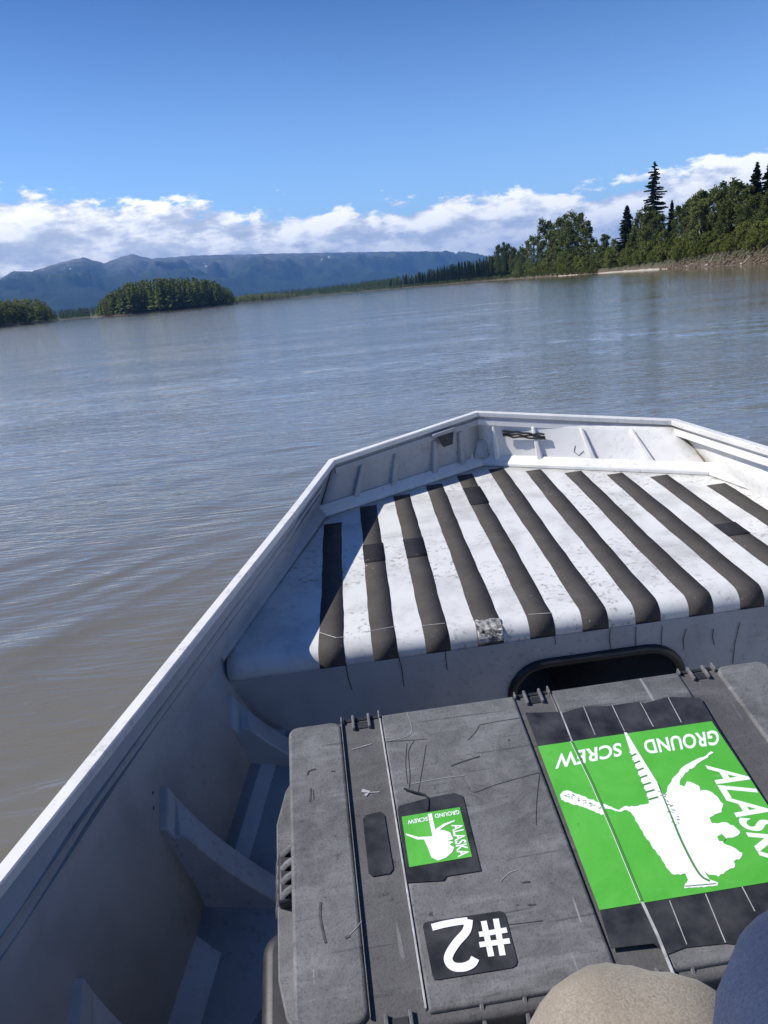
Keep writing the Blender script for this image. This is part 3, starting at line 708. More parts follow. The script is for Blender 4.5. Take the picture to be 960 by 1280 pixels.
# chine strips between wall and floor
for s in (1, -1):
    g = BG(); r0, r1, r2 = [], [], []
    for v in vf[2:]:
        cz = max(chine_z(v), floor_z(v) + .02); uu = wall_u(v, cz)
        pts_ = [(uu - .004, v, cz), (uu + .050, v, cz - .012), (uu + .058, v, floor_z(v) - .004)]
        if s < 0: pts_ = [(2 * UC - q[0] + .02, q[1], q[2]) for q in pts_]
        r0.append(np.array(pts_[0])); r1.append(np.array(pts_[1])); r2.append(np.array(pts_[2]))
    g.loft([r0, r1, r2]); g.done('chine_strip', M['wall'], boat, solid=.003)
# frames: curved knees from wall to floor
def knee(v0, th, s=1, topz=-.842):
    g = BG(); pr = []; N = 12; fz = floor_z(v0)
    zs = [topz + (fz + .0 - topz) * k / N for k in range(N + 1)]
    for k, z in enumerate(zs):
        f = k / N; inn = .022 + .085 * f ** 2.0 + .03 * f; pr.append((wall_u(v0, z) + inn, z))
    poly = [(wall_u(v0, topz) - .012, topz + .006)] + pr + [(wall_u(v0, fz) - .012, fz)] + [(wall_u(v0, z) - .012, z) for z in zs[::-1][1:-1]]
    if s < 0: poly = [(2 * UC - u + .02, z) for u, z in poly]
    # slanted top end: aft face a little lower
    n_ = len(poly)
    fr = [np.array([u, v0 + th / 2, z]) for u, z in poly]; bk = [np.array([u, v0 - th / 2, z - (.045 if i in (0, 1, 2, n_ - 1, n_ - 2) else .02 if i in (3, n_ - 3) else 0)]) for i, (u, z) in enumerate(poly)]
    n = len(fr); g.add(fr + bk, [tuple(range(n)), tuple(range(n, 2 * n))[::-1]] + [(i, (i + 1) % n, n + (i + 1) % n, n + i) for i in range(n)])
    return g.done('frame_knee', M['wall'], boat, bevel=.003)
for v0, tz in ((1.36, -.850), (1.085, -.845), (.76, -.885)):
    knee(v0, .055, 1, tz); knee(v0, .055, -1, tz)
# seat bench the people sit on
g = BG(); g.box((-.52, -.74, -.985), (1.32, -.28, -.945)); g.box((-.45, -.70, -1.33), (1.25, -.32, -.985)); g.done('bench_seat', M['floor'], boat, bevel=.008)
# ridge lines pressed in the port wall under the gunwale
for zz0, hh in ((-.055, .010), (-.080, .003)):
    for i0, i1, sgn in ((3, NV, 1),):
        g = BG(); r0 = []; r1 = []; r2 = []; r3 = []
        for v in np.linspace(.55, Tp[1] - .12, 12):
            z = ZT + zz0 + .02 * (v - 1.3)
            for rr_, (dz_, du_) in zip((r0, r1, r2, r3), ((0, -.002), (0, .004), (-hh, .004), (-hh, -.002))): rr_.append(np.array([wall_u(v, z + dz_) + du_, v, z + dz_]))
        g.loft([r0, r1, r2, r3]); g.done('pressed_ridge', M['wall'], boat)
# ------------------------------------------------------------------ foredeck, bulkhead and hatch
fpath = [np.array([deck_port(v), v]) for v in (1.0, 2.0)] + [Sp[:2], Sb[:2], Ss[:2]]
def v_front(u):                                  # front limit of the deck at lateral position u (slipped under the trim)
    if u <= Sp[0]: v = e0[1] + (u - e0[0]) / sl_
    elif u <= Sb[0]: v = np.interp(u, [Sp[0], Sb[0]], [Sp[1], Sb[1]])
    elif u <= Ss[0]: v = np.interp(u, [Sb[0], Ss[0]], [Sb[1], Ss[1]])
    else: v = Ss[1] - (u - Ss[0]) / sl_
    return v
UR = 2 * UC - deck_port(VL) + .02; UL = deck_port(VL)
def prof(v_f, lift=0.0, down=0.0, n=14, extra=8):
    """points (v,z) over deck and round the lip, from front aft; down = how far below the arc it runs"""
    pts = [(v_f + (VL - v_f) * k / n, ZD + lift) for k in range(n + 1)]
    pts += [(VL - (LR + lift) * math.sin(a), ZD - LR + (LR + lift) * math.cos(a)) for a in np.linspace(0, math.pi / 2, extra + 1)[1:]]
    if down > 0: pts.append((VB - lift, ZD - LR - down))
    return pts
us = np.unique(np.concatenate([np.linspace(UL, UR, 70), [Sp[0], Sb[0], Ss[0]]]))
g = BG(); g.loft([[np.array([u, v, z]) for v, z in prof(max(v_front(u) + .012, VL + .004), 0, .012)] for u in us])
g.done('foredeck', M['deck'], boat, smooth=40, solid=.003)
# bulkhead with a rounded hatch
hT = boat_v(750, 818, VB)[2]; hL = boat_v(640, 868, VB)[0]; hR = boat_v(850, 845, VB)[0]
hB = hT - .215; hr = .075
HC = UC
hole = []
for cx_, cz_, a0 in ((hR - hr, hT - hr, 0), (hL + hr, hT - hr, 90), (hL + hr, hB + hr, 180), (hR - hr, hB + hr, 270)):
    hole += [(cx_ + hr * math.cos(R(a0 + k * 15)), cz_ + hr * math.sin(R(a0 + k * 15))) for k in range(7)]
bm = bmesh.new(); zb = floor_z(VB) - .01
outer = [(UL - .008, ZD - LR - .008), (UR + .008, ZD - LR - .008), (2 * UC - wall_u(VB, -1.0) + .02, -1.0), (2 * UC - wall_u(VB, zb) + .02, zb), (wall_u(VB, zb), zb), (wall_u(VB, -1.0), -1.0)]
def loop(pts, v):
    vv = [bm.verts.new((u - BO[0], v - BO[1], z - BO[2])) for u, z in pts]
    return [bm.edges.new((vv[i], vv[(i + 1) % len(vv)])) for i in range(len(vv))]
ed = loop(outer, VB + .001) + loop(hole, VB + .001)
bmesh.ops.triangle_fill(bm, edges=ed, use_beauty=True)
me = bpy.data.meshes.new('bulkhead'); bm.to_mesh(me); bm.free(); me.materials.append(M['wall'])
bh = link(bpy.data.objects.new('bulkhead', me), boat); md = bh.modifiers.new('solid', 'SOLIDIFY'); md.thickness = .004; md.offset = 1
g = BG(); g.tube([(u, VB - .004, z) for u, z in hole], .011, 8, True); g.done('hatch_trim', M['rubber'], boat, smooth=80)
# trim round the deck: port side, port bow, starboard bow, starboard side
SPATH = [np.array([deck_port(v), v, ZD]) for v in (1.43, 1.8)] + [Sp, Sb, Ss] + [np.array([Ss[0] - (v - Ss[1]) * sl_, v, ZD]) for v in (1.8, 1.43)]
SN = out2(SPATH)
tp = [(-.036, .002), (-.036, .030), (-.030, .034), (-.006, .018), (.0, .012), (.0, .002)]
for a, b_ in ((0, 2), (2, 3), (3, 4), (4, 6)): sweep('deck_trim', SPATH, SN, tp, a, b_, M['trim' if a else 'wall'], bevel=.002)
# grip tape strips
PIT, BW, U0 = .1396 * .8, .0668 * .8, -.1979 * .8
ends = [.030, .016, .014, .014, .010, .009, .008, .010, .008, .010, .008, .008, .008]
starts = {0: on(415, 655, ZD)[1], 1: on(460, 634, ZD)[1]}
r_ = np.random.default_rng(5)
def strip(name, ua, ub, v0, v1, mat, lift, down=-1, wob=.0012, par=boat):
    """tape between lateral ua..ub, from v0 (front) to v1 or over the lip"""
    rows = []; n = 22
    ph = r_.random(6) * 6.28
    pr = prof(v0, lift, max(down, 0), n) if down >= 0 else [(v0 + (v1 - v0) * k / 6, ZD + lift) for k in range(7)]
    L_, R_ = [], []
    for v, z in pr:
        wa = wob * (math.sin(v * 9 + ph[0]) + .6 * math.sin(v * 31 + ph[1]) + .4 * math.sin(v * 77 + ph[2])); wb = wob * (math.sin(v * 8 + ph[3]) + .6 * math.sin(v * 29 + ph[4]) + .4 * math.sin(v * 83 + ph[5]))
        L_.append((ua + wa, v, z)); R_.append((ub + wb, v, z))
    g = BG(); g.loft([L_, R_]); o_ = g.done(name, mat, par, smooth=40, solid=.0012); return o_
for k in range(13):
    ua = U0 + k * PIT; ub = ua + BW
    vf_ = min(v_front(ua), v_front(ub)) - .008
    if k == 0: vf_ = starts[0]
    if k == 10: vf_ -= .03
    if vf_ < VL + .05: vf_ = VL + .06
    strip('grip_strip', ua, ub, vf_, VL, M['tape'], .0012, ends[k], .0011)
def patch(px0, py0, px1, py1, k, mat='tape_new'):
    a = on(px0, py0, ZD)[1]; b2 = on(px1, py1, ZD)[1]; ua = U0 + k * PIT
    strip('tape_patch', ua - .001, ua + BW + .001, a, b2, M[mat], .0026, -1, .0006)
patch(467, 681, 470, 703, 1); patch(516, 674, 522, 697, 2); patch(590, 610, 600, 631, 4); patch(915, 654, 935, 668, 9)
# bare crumpled foil where one strip has torn at the lip
g = BG(); ua = U0 + 3 * PIT; rows = []
pr = prof(VL + .012, .0022, .002, 6, 10)
for i in range(11):
    u = ua + BW * i / 10
    rows.append([np.array([u, v + random.uniform(-.0035, .0), z + random.uniform(0, .0045)]) for v, z in pr[3:]])
g.loft(rows); g.done('torn_foil', M['foil'], boat)
# paint cracks running over the lip and down the bulkhead
def crack(pts, wd=.0016, name='paint_crack', mat='weld', par=boat):
    g = BG(); L_ = []; R_ = []
    for i, p in enumerate(pts):
        p = np.array(p); q = np.array(pts[min(i + 1, len(pts) - 1)]) - np.array(pts[max(i - 1, 0)])
        nrm = np.array([0, -1.0, 0]); sd_ = np.cross(q, nrm); sd_ /= np.linalg.norm(sd_) + 1e-9
        L_.append(p - sd_ * wd / 2); R_.append(p + sd_ * wd / 2)
    g.loft([L_, R_]); return g.done(name, M[mat], par)
for x0, y0, x1, y1 in ((432, 830, 440, 862), (497, 815, 505, 858), (556, 806, 559, 838), (690, 792, 694, 806), (763, 786, 764, 812), (795, 784, 795, 812), (828, 783, 828, 815), (858, 786, 855, 812), (892, 786, 893, 806), (925, 778, 916, 830)):
    a = boat_v(x0, y0, VB - .0055); b2 = boat_v(x1, y1, VB - .0055); mid = (a + b2) / 2 + np.array([random.uniform(-.004, .004), 0, 0])
    crack([a, mid, b2], .0018)
for pts_ in (((398, 790), (420, 797), (431, 796)), ((460, 789), (494, 783)), ((527, 782), (556, 779)), ((660, 768), (690, 766))):
    P = [on(x, y, ZD + .0022) for x, y in pts_]
    g = BG(); g.tube(P, .0008, 4); g.done('paint_crack', M['bright'], boat)
# ribs on the bow panels
def bow_rib(T0, T1, D0, D1, f, w_=.024, name='bow_rib', top=.82):
    g = BG(); t_ = T0 + (T1 - T0) * f; d_ = D0 + (D1 - D0) * f; ax_ = (T1 - T0); ax_ = ax_ / np.linalg.norm(ax_)
    upv = t_ - d_; nrm = np.cross(ax_, upv); nrm /= np.linalg.norm(nrm)
    if nrm[1] > 0: nrm = -nrm
    a = d_ + upv * .10; b2 = d_ + upv * top
    q = [a - ax_ * w_ * .62, a + ax_ * w_ * .62, b2 + ax_ * w_ * .40, b2 - ax_ * w_ * .40]
    q2 = [a - ax_ * w_ * .45 + nrm * .02, a + ax_ * w_ * .45 + nrm * .02, b2 + ax_ * w_ * .25 + nrm * .012, b2 - ax_ * w_ * .25 + nrm * .012]
    g.add(q + q2, [(0, 1, 2, 3), (4, 7, 6, 5), (0, 4, 5, 1), (1, 5, 6, 2), (2, 6, 7, 3), (3, 7, 4, 0)])
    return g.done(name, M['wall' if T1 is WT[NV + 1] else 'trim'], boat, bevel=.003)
for f in (.20, .42, .68, .86): bow_rib(WT[NV], WT[NV + 1], WD_[NV], WD_[NV + 1], f)
for f in (.085, .29, .53, .77): bow_rib(WT[NV + 1], WT[NV + 2], WD_[NV + 1], WD_[NV + 2], f, .02)
# inner trim band under the gunwale on the bow panels and starboard side
bandp = [(.013, -.040), (.013, -.022), (.020, -.022), (.022, -.040)]
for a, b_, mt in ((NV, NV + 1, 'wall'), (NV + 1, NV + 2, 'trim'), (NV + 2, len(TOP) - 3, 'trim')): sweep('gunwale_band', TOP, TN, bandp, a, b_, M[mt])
# stem plate and post where the bow panels meet
g = BG(); c_ = WD_[NV + 1]; tpt = WT[NV + 1]
g.prism([c_ + np.array([-.030, -.030, .028]), c_ + np.array([.022, -.032, .028]), c_ + np.array([.026, -.018, .095]), c_ + np.array([-.012, -.016, .085])], (0, .02, .004)); g.done('stem_plate', M['wall'], boat, bevel=.004)
g = BG(); g.tube([c_ + np.array([-.036, -.022, .02]), c_ + np.array([-.032, -.01, .085])], .006, 8); g.done('stem_post', M['trim'], boat, smooth=60)
# tie bracket hung under the port bow gunwale
nrm = np.array([*TN[NV], 0]); ax_ = (Tb - Tp) / np.linalg.norm(Tb - Tp); c_ = Tp + (Tb - Tp) * .72; nb_ = np.array([ax_[1], -ax_[0], 0])
br = c_ + nb_ * .026 + np.array([0, 0, -.028])
g = BG(); g.prism([br - ax_ * .045, br + ax_ * .045, br + ax_ * .045 + np.array([0, 0, .012]), br - ax_ * .045 + np.array([0, 0, .012])], nb_ * .012); bk = g.done('tie_bracket', M['wall'], boat, bevel=.002)
g = BG(); g.prism([br - ax_ * .026 + nb_ * .006, br + ax_ * .038 + nb_ * .006, br + ax_ * .026 + nb_ * .010 + np.array([0, 0, -.040]), br - ax_ * .010 + nb_ * .010 + np.array([0, 0, -.040])], nb_ * .005); g.done('mesh_flap', M['weld'], bk)
# frayed black strap stuck under the starboard bow gunwale
ax_ = (Ts - Tb) / np.linalg.norm(Ts - Tb); nb_ = np.array([ax_[1], -ax_[0], 0])
def on_panel(f, q, off):
    T = WT[NV + 1] + (WT[NV + 2] - WT[NV + 1]) * f; D_ = WD_[NV + 1] + (WD_[NV + 2] - WD_[NV + 1]) * f
    n_ = np.cross(WT[NV + 2] - WT[NV + 1], D_ - T); n_ /= np.linalg.norm(n_); n_ = -n_ if n_[1] > 0 else n_
    return T + (D_ - T) * q + n_ * off
g = BG()
for j in range(3):
    g.tube([on_panel(.13 + .21 * k / 8, .27 + .06 * k / 8 + .05 * j + random.uniform(-.02, .02), .016) for k in range(9)], .0034, 6)
sp_ = g.done('black_strap', M['rubber'], boat, smooth=60)
g = BG(); g.tube([on_panel(f, q, .003) for f, q in ((.47, .55), (.455, .68), (.47, .76), (.50, .66))], .0011, 4); g.done('paint_scratch', M['weld'], boat)
# stained corner seam on the starboard bow, and marks
def seam(px_list, z_list, mat, rad, name='corner_seam'):
    g = BG(); g.tube([on(x, y, z) for (x, y), z in zip(px_list, z_list)], rad, 5); return g.done(name, M[mat], boat, smooth=60)
g = BG(); inn = np.array([*TN[NV + 2], 0]); g.tube([WT[NV + 2] * (1 - f) + WD_[NV + 2] * f + inn * .004 + np.array([random.uniform(-.003, .003), 0, 0]) for f in np.linspace(.25, .95, 9)], .0022, 5); g.done('corner_seam', M['stain'], boat)
g = BG(); g.tube([WT[NV] + nrm * .003, WD_[NV] + np.array([.004, -.004, 0])], .0022, 5); g.done('corner_seam', M['weld'], boat)
# small dents and chips on the port wall
for px, py, rad in ((191, 991, .0028), (192, 1010, .0035), (165, 1172, .006), (128, 1138, .005), (299, 915, .003)):
    b = cam_dir(px, py) @ RB; t_ = 1.0
    for _ in range(30):
        p = b * t_; t_ *= 1 - .5 * (wall_u(p[1], p[2]) + .003 - p[0]) / b[0] / t_ * -1 if False else 1
        f_ = lambda q: q[0] - wall_u(q[1], q[2]) - .0025
        e_ = 1e-4; f0 = f_(b * t_); f1 = f_(b * (t_ + e_)); t_ -= f0 / ((f1 - f0) / e_) * .8
    p = b * t_; g = BG(); g.prism([(p[0], p[1] + rad * math.cos(k), p[2] + rad * .8 * math.sin(k)) for k in np.linspace(0, 5.5, 8)], (.0008, 0, 0)); g.done('paint_chip', M['weld'], boat)

# ------------------------------------------------------------------ equipment case (frame parallel to its lid)
CU0, CU1, CV0, CV1, CH = -.125 * DL, .752 * DL, .475 * DL, .998 * DL, .43
CO = np.array([(CU0 + CU1) / 2, (CV0 + CV1) / 2, -DL - CH])
case = bpy.data.objects.new('equipment_case', None); link(case); case.empty_display_size = .2
case.matrix_world = Matrix.Translation(Vector((RC @ CO).tolist()) + Vector((0, 0, CAMZ))) @ Matrix(RC.tolist()).to_4x4()
tag(case, 'large scuffed grey hard plastic equipment case with green stickers on its lid', 'case')
CG = lambda: G(CO)
ZL = -DL
def rrect(u0, u1, v0, v1, r, n=5):
    out = []
    for cx_, cy_, a0 in ((u1 - r, v1 - r, 0), (u0 + r, v1 - r, 90), (u0 + r, v0 + r, 180), (u1 - r, v0 + r, 270)):
        out += [(cx_ + r * math.cos(R(a0 + 90 * k / n)), cy_ + r * math.sin(R(a0 + 90 * k / n))) for k in range(n + 1)]
    return out
def slab(u0, u1, v0, v1, z0, z1, r, name, mat, par, bevel=.004, seg=3):
    g = CG(); g.prism([(u, v, z0) for u, v in rrect(u0, u1, v0, v1, r)], (0, 0, z1 - z0)); return g.done(name, M[mat], par, bevel=bevel, seg=seg)
S1, S2, S3 = (-.030 * DL, .037 * DL), (.284 * DL, .346 * DL), (.590 * DL, .655 * DL)
lid_o = slab(CU0 + .004, CU1 - .004, CV0 + .004, CV1, ZL - .085, ZL - .0045, .022, 'lid', 'case_strap', case, .006)
slab(CU0 + .008, CU1 - .008, CV0 + .010, CV1 - .012, ZL - CH, ZL - .087, .03, 'shell', 'case', case, .012)
for u0, u1 in ((CU0, S1[0] - .002), (S1[1] + .001, S2[0] - .002), (S2[1] + .001, S3[0] - .002), (S3[1] + .001, CU1)):
    slab(u0, u1, CV0 + .016, CV1 - .001, ZL - .05, ZL, .014 if (u0 == CU0 or u1 == CU1) else .004, 'lid_panel', 'case', lid_o, .004)
# ridges along the groove edges; the left groove's sunlit wall painted bright
for u, w_ in ((S1[1], .0022), (S2[1], .0018), (S1[0] - .001, .0012)):
    g = CG(); g.box((u - w_ / 2, CV0 + .02, ZL - .004), (u + w_ / 2, CV1 - .002, ZL + (.0010 if w_ > .002 else .0005))); g.done('groove_ridge', M['bright' if w_ > .002 else 'case'], lid_o, bevel=.0005)
# hinge hooks at the far end of each groove
for i, (a, b_) in enumerate((S1, S2, S3)):
    h = bpy.data.objects.new('hinge', None); 
    g = CG(); c_ = (a + b_) / 2
    g.box((a - .002, CV1 - .006, ZL - .03), (a + .001, CV1 + .004, ZL + .002)); g.box((b_ - .002, CV1 - .008, ZL - .03), (b_ + .001, CV1 + .006, ZL + .003))
    for q in (c_ - .011, c_ + .011): g.box((q - .002, CV1 - .020, ZL - .012), (q + .002, CV1 + .005, ZL + .0015))
    hp = g.done('hinge', M['case'], case, bevel=.0012)
    g = CG(); g.box((c_ - .0085, CV1 - .018, ZL - .010), (c_ + .0085, CV1 - .006, ZL - .0032)); g.box((a + .003, CV1 - .002, ZL - .02), (b_ - .003, CV1 + .003, ZL - .004)); g.done('hinge_pin', M['case_dark'], hp)
# near edge: sloping skirt with fins and latches
for k in range(15):
    u = CU0 + .055 + k * (CU1 - CU0 - .1) / 14
    if any(a - .012 < u < b_ + .012 for a, b_ in (S1, S2, S3)): continue
    g = CG(); g.prism([(u - .0022, CV0 + .018, ZL - .001), (u - .0022, CV0 - .010, ZL - .016), (u - .0022, CV0 - .014, ZL - .07), (u - .0022, CV0 + .018, ZL - .07)], (.0044, 0, 0)); g.done('fin', M['case'], lid_o, bevel=.001)
g = CG(); g.prism([(CU0 + .02, CV0 + .014, ZL - .012), (CU0 + .02, CV0 - .012, ZL - .045), (CU0 + .02, CV0 - .012, ZL - .085), (CU0 + .02, CV0 + .014, ZL - .085)], (CU1 - CU0 - .04, 0, 0)); g.done('lid_skirt', M['case_strap'], lid_o, bevel=.003)
for a, b_ in (S1, S2, S3):
    g = CG(); c_ = (a + b_) / 2
    g.box((a + .004, CV0 - .022, ZL - .13), (b_ - .004, CV0 - .004, ZL - .012)); lt = g.done('latch', M['case_strap'], case, bevel=.004)
    for q in (c_ - .013, c_ + .011): 
        g = CG(); g.box((q - .002, CV0 - .024, ZL - .06), (q + .002, CV0 + .022, ZL + .001)); g.done('latch_rail', M['case'], lt, bevel=.001)
    g = CG(); g.box((c_ - .010, CV0 - .008, ZL - .02), (c_ + .008, CV0 + .018, ZL - .0035)); g.done('latch_slot', M['case_dark'], lt)
# left flank: parting flange, hook fins and black carrying handle
g = CG(); g.prism([(CU0 + .01, CV0 + .02, ZL - .085), (CU0 - .012, CV0 + .05, ZL - .085), (CU0 - .020, CV0 + .09, ZL - .085), (CU0 - .022, CV1 - .13, ZL - .085), (CU0 - .010, CV1 - .08, ZL - .085), (CU0 + .006, CV1 - .05, ZL - .085), (CU0 + .01, CV1 - .05, ZL - .085)], (0, 0, .05)); g.done('side_flange', M['case'], case, bevel=.006, seg=3)
for k in range(4):
    v = lid(368, 1052 + k * 17)[1]
    g = CG(); pts_ = [(CU0 + .012 - .034 * math.sin(a), v - .004 * k * 0, ZL - .006 - .055 * (1 - math.cos(a))) for a in np.linspace(0, 1.5, 9)]
    g.tube(pts_, .0042, 6); g.done('hook_fin', M['case'], case, smooth=60)
g = CG(); g.box((CU0 - .018, lid(360, 1112)[1], ZL - .06), (CU0 + .004, lid(360, 1050)[1], ZL - .02)); g.done('hook_recess', M['case_dark'], case, bevel=.004)
hv0, hv1 = CV0 + .05, CV0 + .20
g = CG(); hz_ = ZL - .14
g.prism([(u, v, hz_ - .05) for u, v in rrect(CU0 - .052, CU0 + .03, hv0, hv1, .03)], (0, 0, .075)); g.done('carry_handle', M['case_dark'], case, bevel=.014, seg=4)
# dark inset in the left groove
def flat(name, pts, mat, par, z, th=.0005):
    """a flat piece traced on the lid from photograph pixels"""
    P = [lid(x, y) for x, y in pts]; return flat_uv(name, P, mat, par, z, th)
def flat_uv(name, P, mat, par, z, th=.0005):
    bm = bmesh.new(); vv = [bm.verts.new((u - CO[0], v - CO[1], ZL + z - CO[2])) for u, v in P]
    es = [bm.edges.new((vv[i], vv[(i + 1) % len(vv)])) for i in range(len(vv))]
    bmesh.ops.triangle_fill(bm, edges=es, use_beauty=True)
    if not bm.faces: bm.faces.new(vv)
    bmesh.ops.recalc_face_normals(bm, faces=bm.faces)
    if sum(f.normal.z for f in bm.faces) < 0: bmesh.ops.reverse_faces(bm, faces=bm.faces)
    ext = bmesh.ops.extrude_face_region(bm, geom=bm.faces[:]); bmesh.ops.translate(bm, verts=[e for e in ext['geom'] if isinstance(e, bmesh.types.BMVert)], vec=(0, 0, th))
    bmesh.ops.recalc_face_normals(bm, faces=bm.faces)
    me = bpy.data.meshes.new(name); bm.to_mesh(me); bm.free(); me.materials.append(M[mat])
    return link(bpy.data.objects.new(name, me), par)
Z1 = lambda x, y: (330 + x / 2.7429, 860 + y / 2.7429)      # zoom frames used for tracing
flat('groove_inset', [Z1(*p) for p in ((350, 430), (400, 418), (412, 430), (442, 615), (430, 630), (372, 640), (358, 628), (338, 445))], 'tapeblack', lid_o, -.0040, .0012)
# number plate
ZP = lambda x, y: (480 + x / 4.4138, 960 + y / 4.4138)
plate = flat('number_plate', [ZP(*p) for p in ((215, 880), (222, 858), (245, 850), (640, 793), (660, 800), (672, 825), (735, 1070), (728, 1092), (705, 1105), (300, 1170), (278, 1170), (268, 1150))], 'tapeblack', case, .0003, .001)
def stroke(name, pts, wpx, mat, par, z, Zf, th=.0004):
    P = np.array([lid(*Zf(*p)) for p in pts]); w_ = wpx; L_ = []; R_ = []
    for i in range(len(P)):
        d = P[min(i + 1, len(P) - 1)] - P[max(i - 1, 0)]; d /= np.linalg.norm(d); n = np.array([-d[1], d[0]])
        ww = (w_[i] if hasattr(w_, '__len__') else w_) / 2; L_.append(P[i] + n * ww); R_.append(P[i] - n * ww)
    g = CG(); n = len(P)
    g.loft([[np.array([*p, ZL + z]) for p in L_], [np.array([*p, ZL + z]) for p in R_]]); o_ = g.done(name, M[mat], par, solid=th)
    return o_
def smooth_path(pts, n=6):
    P = [np.array(p, float) for p in pts]; out = []
    for i in range(len(P) - 1):
        p0, p1, p2, p3 = P[max(i - 1, 0)], P[i], P[i + 1], P[min(i + 2, len(P) - 1)]
        for k in range(n):
            t_ = k / n; out.append(.5 * ((2 * p1) + (p2 - p0) * t_ + (2 * p0 - 5 * p1 + 4 * p2 - p3) * t_ ** 2 + (3 * p1 - p0 - 3 * p2 + p3) * t_ ** 3))
    return [tuple(p) for p in out] + [tuple(P[-1])]
mm = .0095
stroke('numeral', [(265, 885), (330, 868), (400, 855), (462, 848)], .0075, 'print', plate, .0018, ZP)
stroke('numeral', smooth_path([(468, 842), (455, 905), (400, 970), (362, 1030), (356, 1070), (385, 1102), (440, 1105), (485, 1085), (503, 1055)]), .0088, 'print', plate, .0020, ZP)
for i, pts_ in enumerate((((550, 850), (592, 1045)), ((617, 838), (655, 1040)), ((525, 925), (678, 900)), ((527, 982), (694, 960)))):
    stroke('hash_bar', pts_, .0062 if i < 2 else .0055, 'print', plate, .0018 + .0001 * i, ZP)
# small sticker on its black backing
back = flat('sticker_backing', [ZP(*p) for p in ((75, 235), (85, 212), (240, 170), (385, 142), (435, 158), (535, 570), (345, 600), (330, 625), (130, 636), (125, 600))], 'tapeblack', case, .0003, .0012)
small = flat('small_sticker', [ZP(*p) for p in ((98, 275), (418, 222), (486, 495), (140, 553))], 'green', back, .0017, .0004)
flat('print_map', [ZP(*p) for p in ((120, 368), (190, 388), (268, 384), (290, 345), (330, 350), (365, 362), (382, 400), (350, 410), (385, 415), (362, 430), (388, 445), (378, 470), (345, 500), (300, 518), (262, 500), (240, 440), (222, 402), (185, 402), (125, 378))], 'print', small, .0022, .0003)
flat('print_screw', [ZP(*p) for p in ((242, 262), (264, 258), (285, 350), (290, 395), (272, 400))], 'print', small, .0023, .0003)
flat('print_tail', [ZP(*p) for p in ((285, 345), (330, 315), (390, 295), (392, 300), (340, 325), (295, 358))], 'print', small, .0023, .0003)
stroke('wire_loop', smooth_path([(110, 122), (160, 140), (235, 165), (240, 240)]), .0022, 'tapeblack', back, .003, ZP, .001)
# black tape under the big sticker
ZA = lambda x, y: (640 + x / 3.0, 860 + y / 3.0)
tapeb = flat('black_tape', [ZA(*p) for p in ((50, 95), (175, 92), (190, 95), (268, 72), (375, 68), (480, 52), (495, 60), (582, 36), (705, 38), (758, 128), (1010, 520), (1120, 760), (1150, 850), (1020, 880), (870, 968), (800, 960), (650, 975), (585, 1000), (530, 960), (372, 978), (330, 838), (98, 222))], 'tapeblack', case, .0004, .0008)
for x0, y0, x1, y1 in ((268, 72, 312, 180), (375, 68, 422, 165), (480, 55, 530, 148), (585, 38, 635, 132), (590, 800, 655, 965), (725, 775, 800, 958), (862, 748, 910, 840)):
    stroke('tape_crease', [(x0, y0), ((x0 + x1) / 2, (y0 + y1) / 2), (x1, y1)], .0009, 'bright', tapeb, .0015, ZA, .0004)
stroke('tape_crease', [(182, 92), (205, 150), (230, 215)], .0018, 'bright', tapeb, .0015, ZA, .0006)
stroke('tape_crease', [(487, 805), (545, 930), (605, 1080)], .0030, 'bright', tapeb, .0018, ZA, .0008)
c00, c10, c11, c01 = lid(*ZA(97, 222)), lid(*ZA(753, 127)), None, lid(*ZA(328, 836))
big = flat_uv('big_sticker', [(c00[0], c00[1]), (S3[0] - .002, c10[1]), (S3[0] - .002, c01[1]), (c01[0], c01[1])], 'green', case, .0013, .0005)
ZB = .0019
def coast(*pts):
    """roughen a traced outline"""
    q = random.Random(4); out = []
    for i, p in enumerate(pts):
        n_ = pts[(i + 1) % len(pts)]; L = math.dist(p, n_); out.append(p); m_ = int(L // 9)
        for k in range(1, m_): f = k / m_; out.append((p[0] + (n_[0] - p[0]) * f + q.uniform(-3.2, 3.2), p[1] + (n_[1] - p[1]) * f + q.uniform(-2.6, 2.6)))
    return out
flat('print_map', [ZA(*p) for p in coast((342, 438), (362, 447), (400, 462), (425, 446), (440, 450), (500, 440), (520, 432), (545, 425), (575, 400), (585, 370), (600, 345), (625, 320), (640, 300), (690, 272), (720, 262), (745, 242), (755, 246), (725, 270), (690, 292), (650, 322), (632, 345), (628, 368), (645, 375), (655, 355), (680, 362), (700, 372), (705, 390), (730, 388), (755, 400), (775, 420), (792, 440), (785, 470), (760, 478), (740, 490), (750, 512), (800, 508), (830, 520), (855, 548), (835, 562), (800, 570), (790, 585), (825, 600), (862, 622), (858, 640), (830, 655), (835, 675), (800, 692), (775, 712), (740, 705), (715, 690), (740, 722), (772, 735), (770, 745), (700, 752), (645, 755), (648, 740), (660, 722), (650, 700), (632, 705), (600, 702), (590, 690), (560, 645), (520, 590), (480, 530), (445, 470), (430, 462), (402, 468), (362, 458), (345, 455))], 'print', big, ZB, .0003)
flat('print_arm', [ZA(*p) for p in coast((180, 405), (190, 392), (205, 388), (260, 408), (330, 435), (350, 455), (345, 478), (335, 480), (280, 455), (200, 432), (185, 422))], 'print', big, ZB, .0003)
flat('print_screw', [ZA(*p) for p in ((420, 170), (430, 172), (480, 255), (545, 360), (575, 420), (560, 445), (515, 440), (505, 400), (485, 350), (465, 300), (450, 262))], 'print', big, ZB + .0001, .0003)
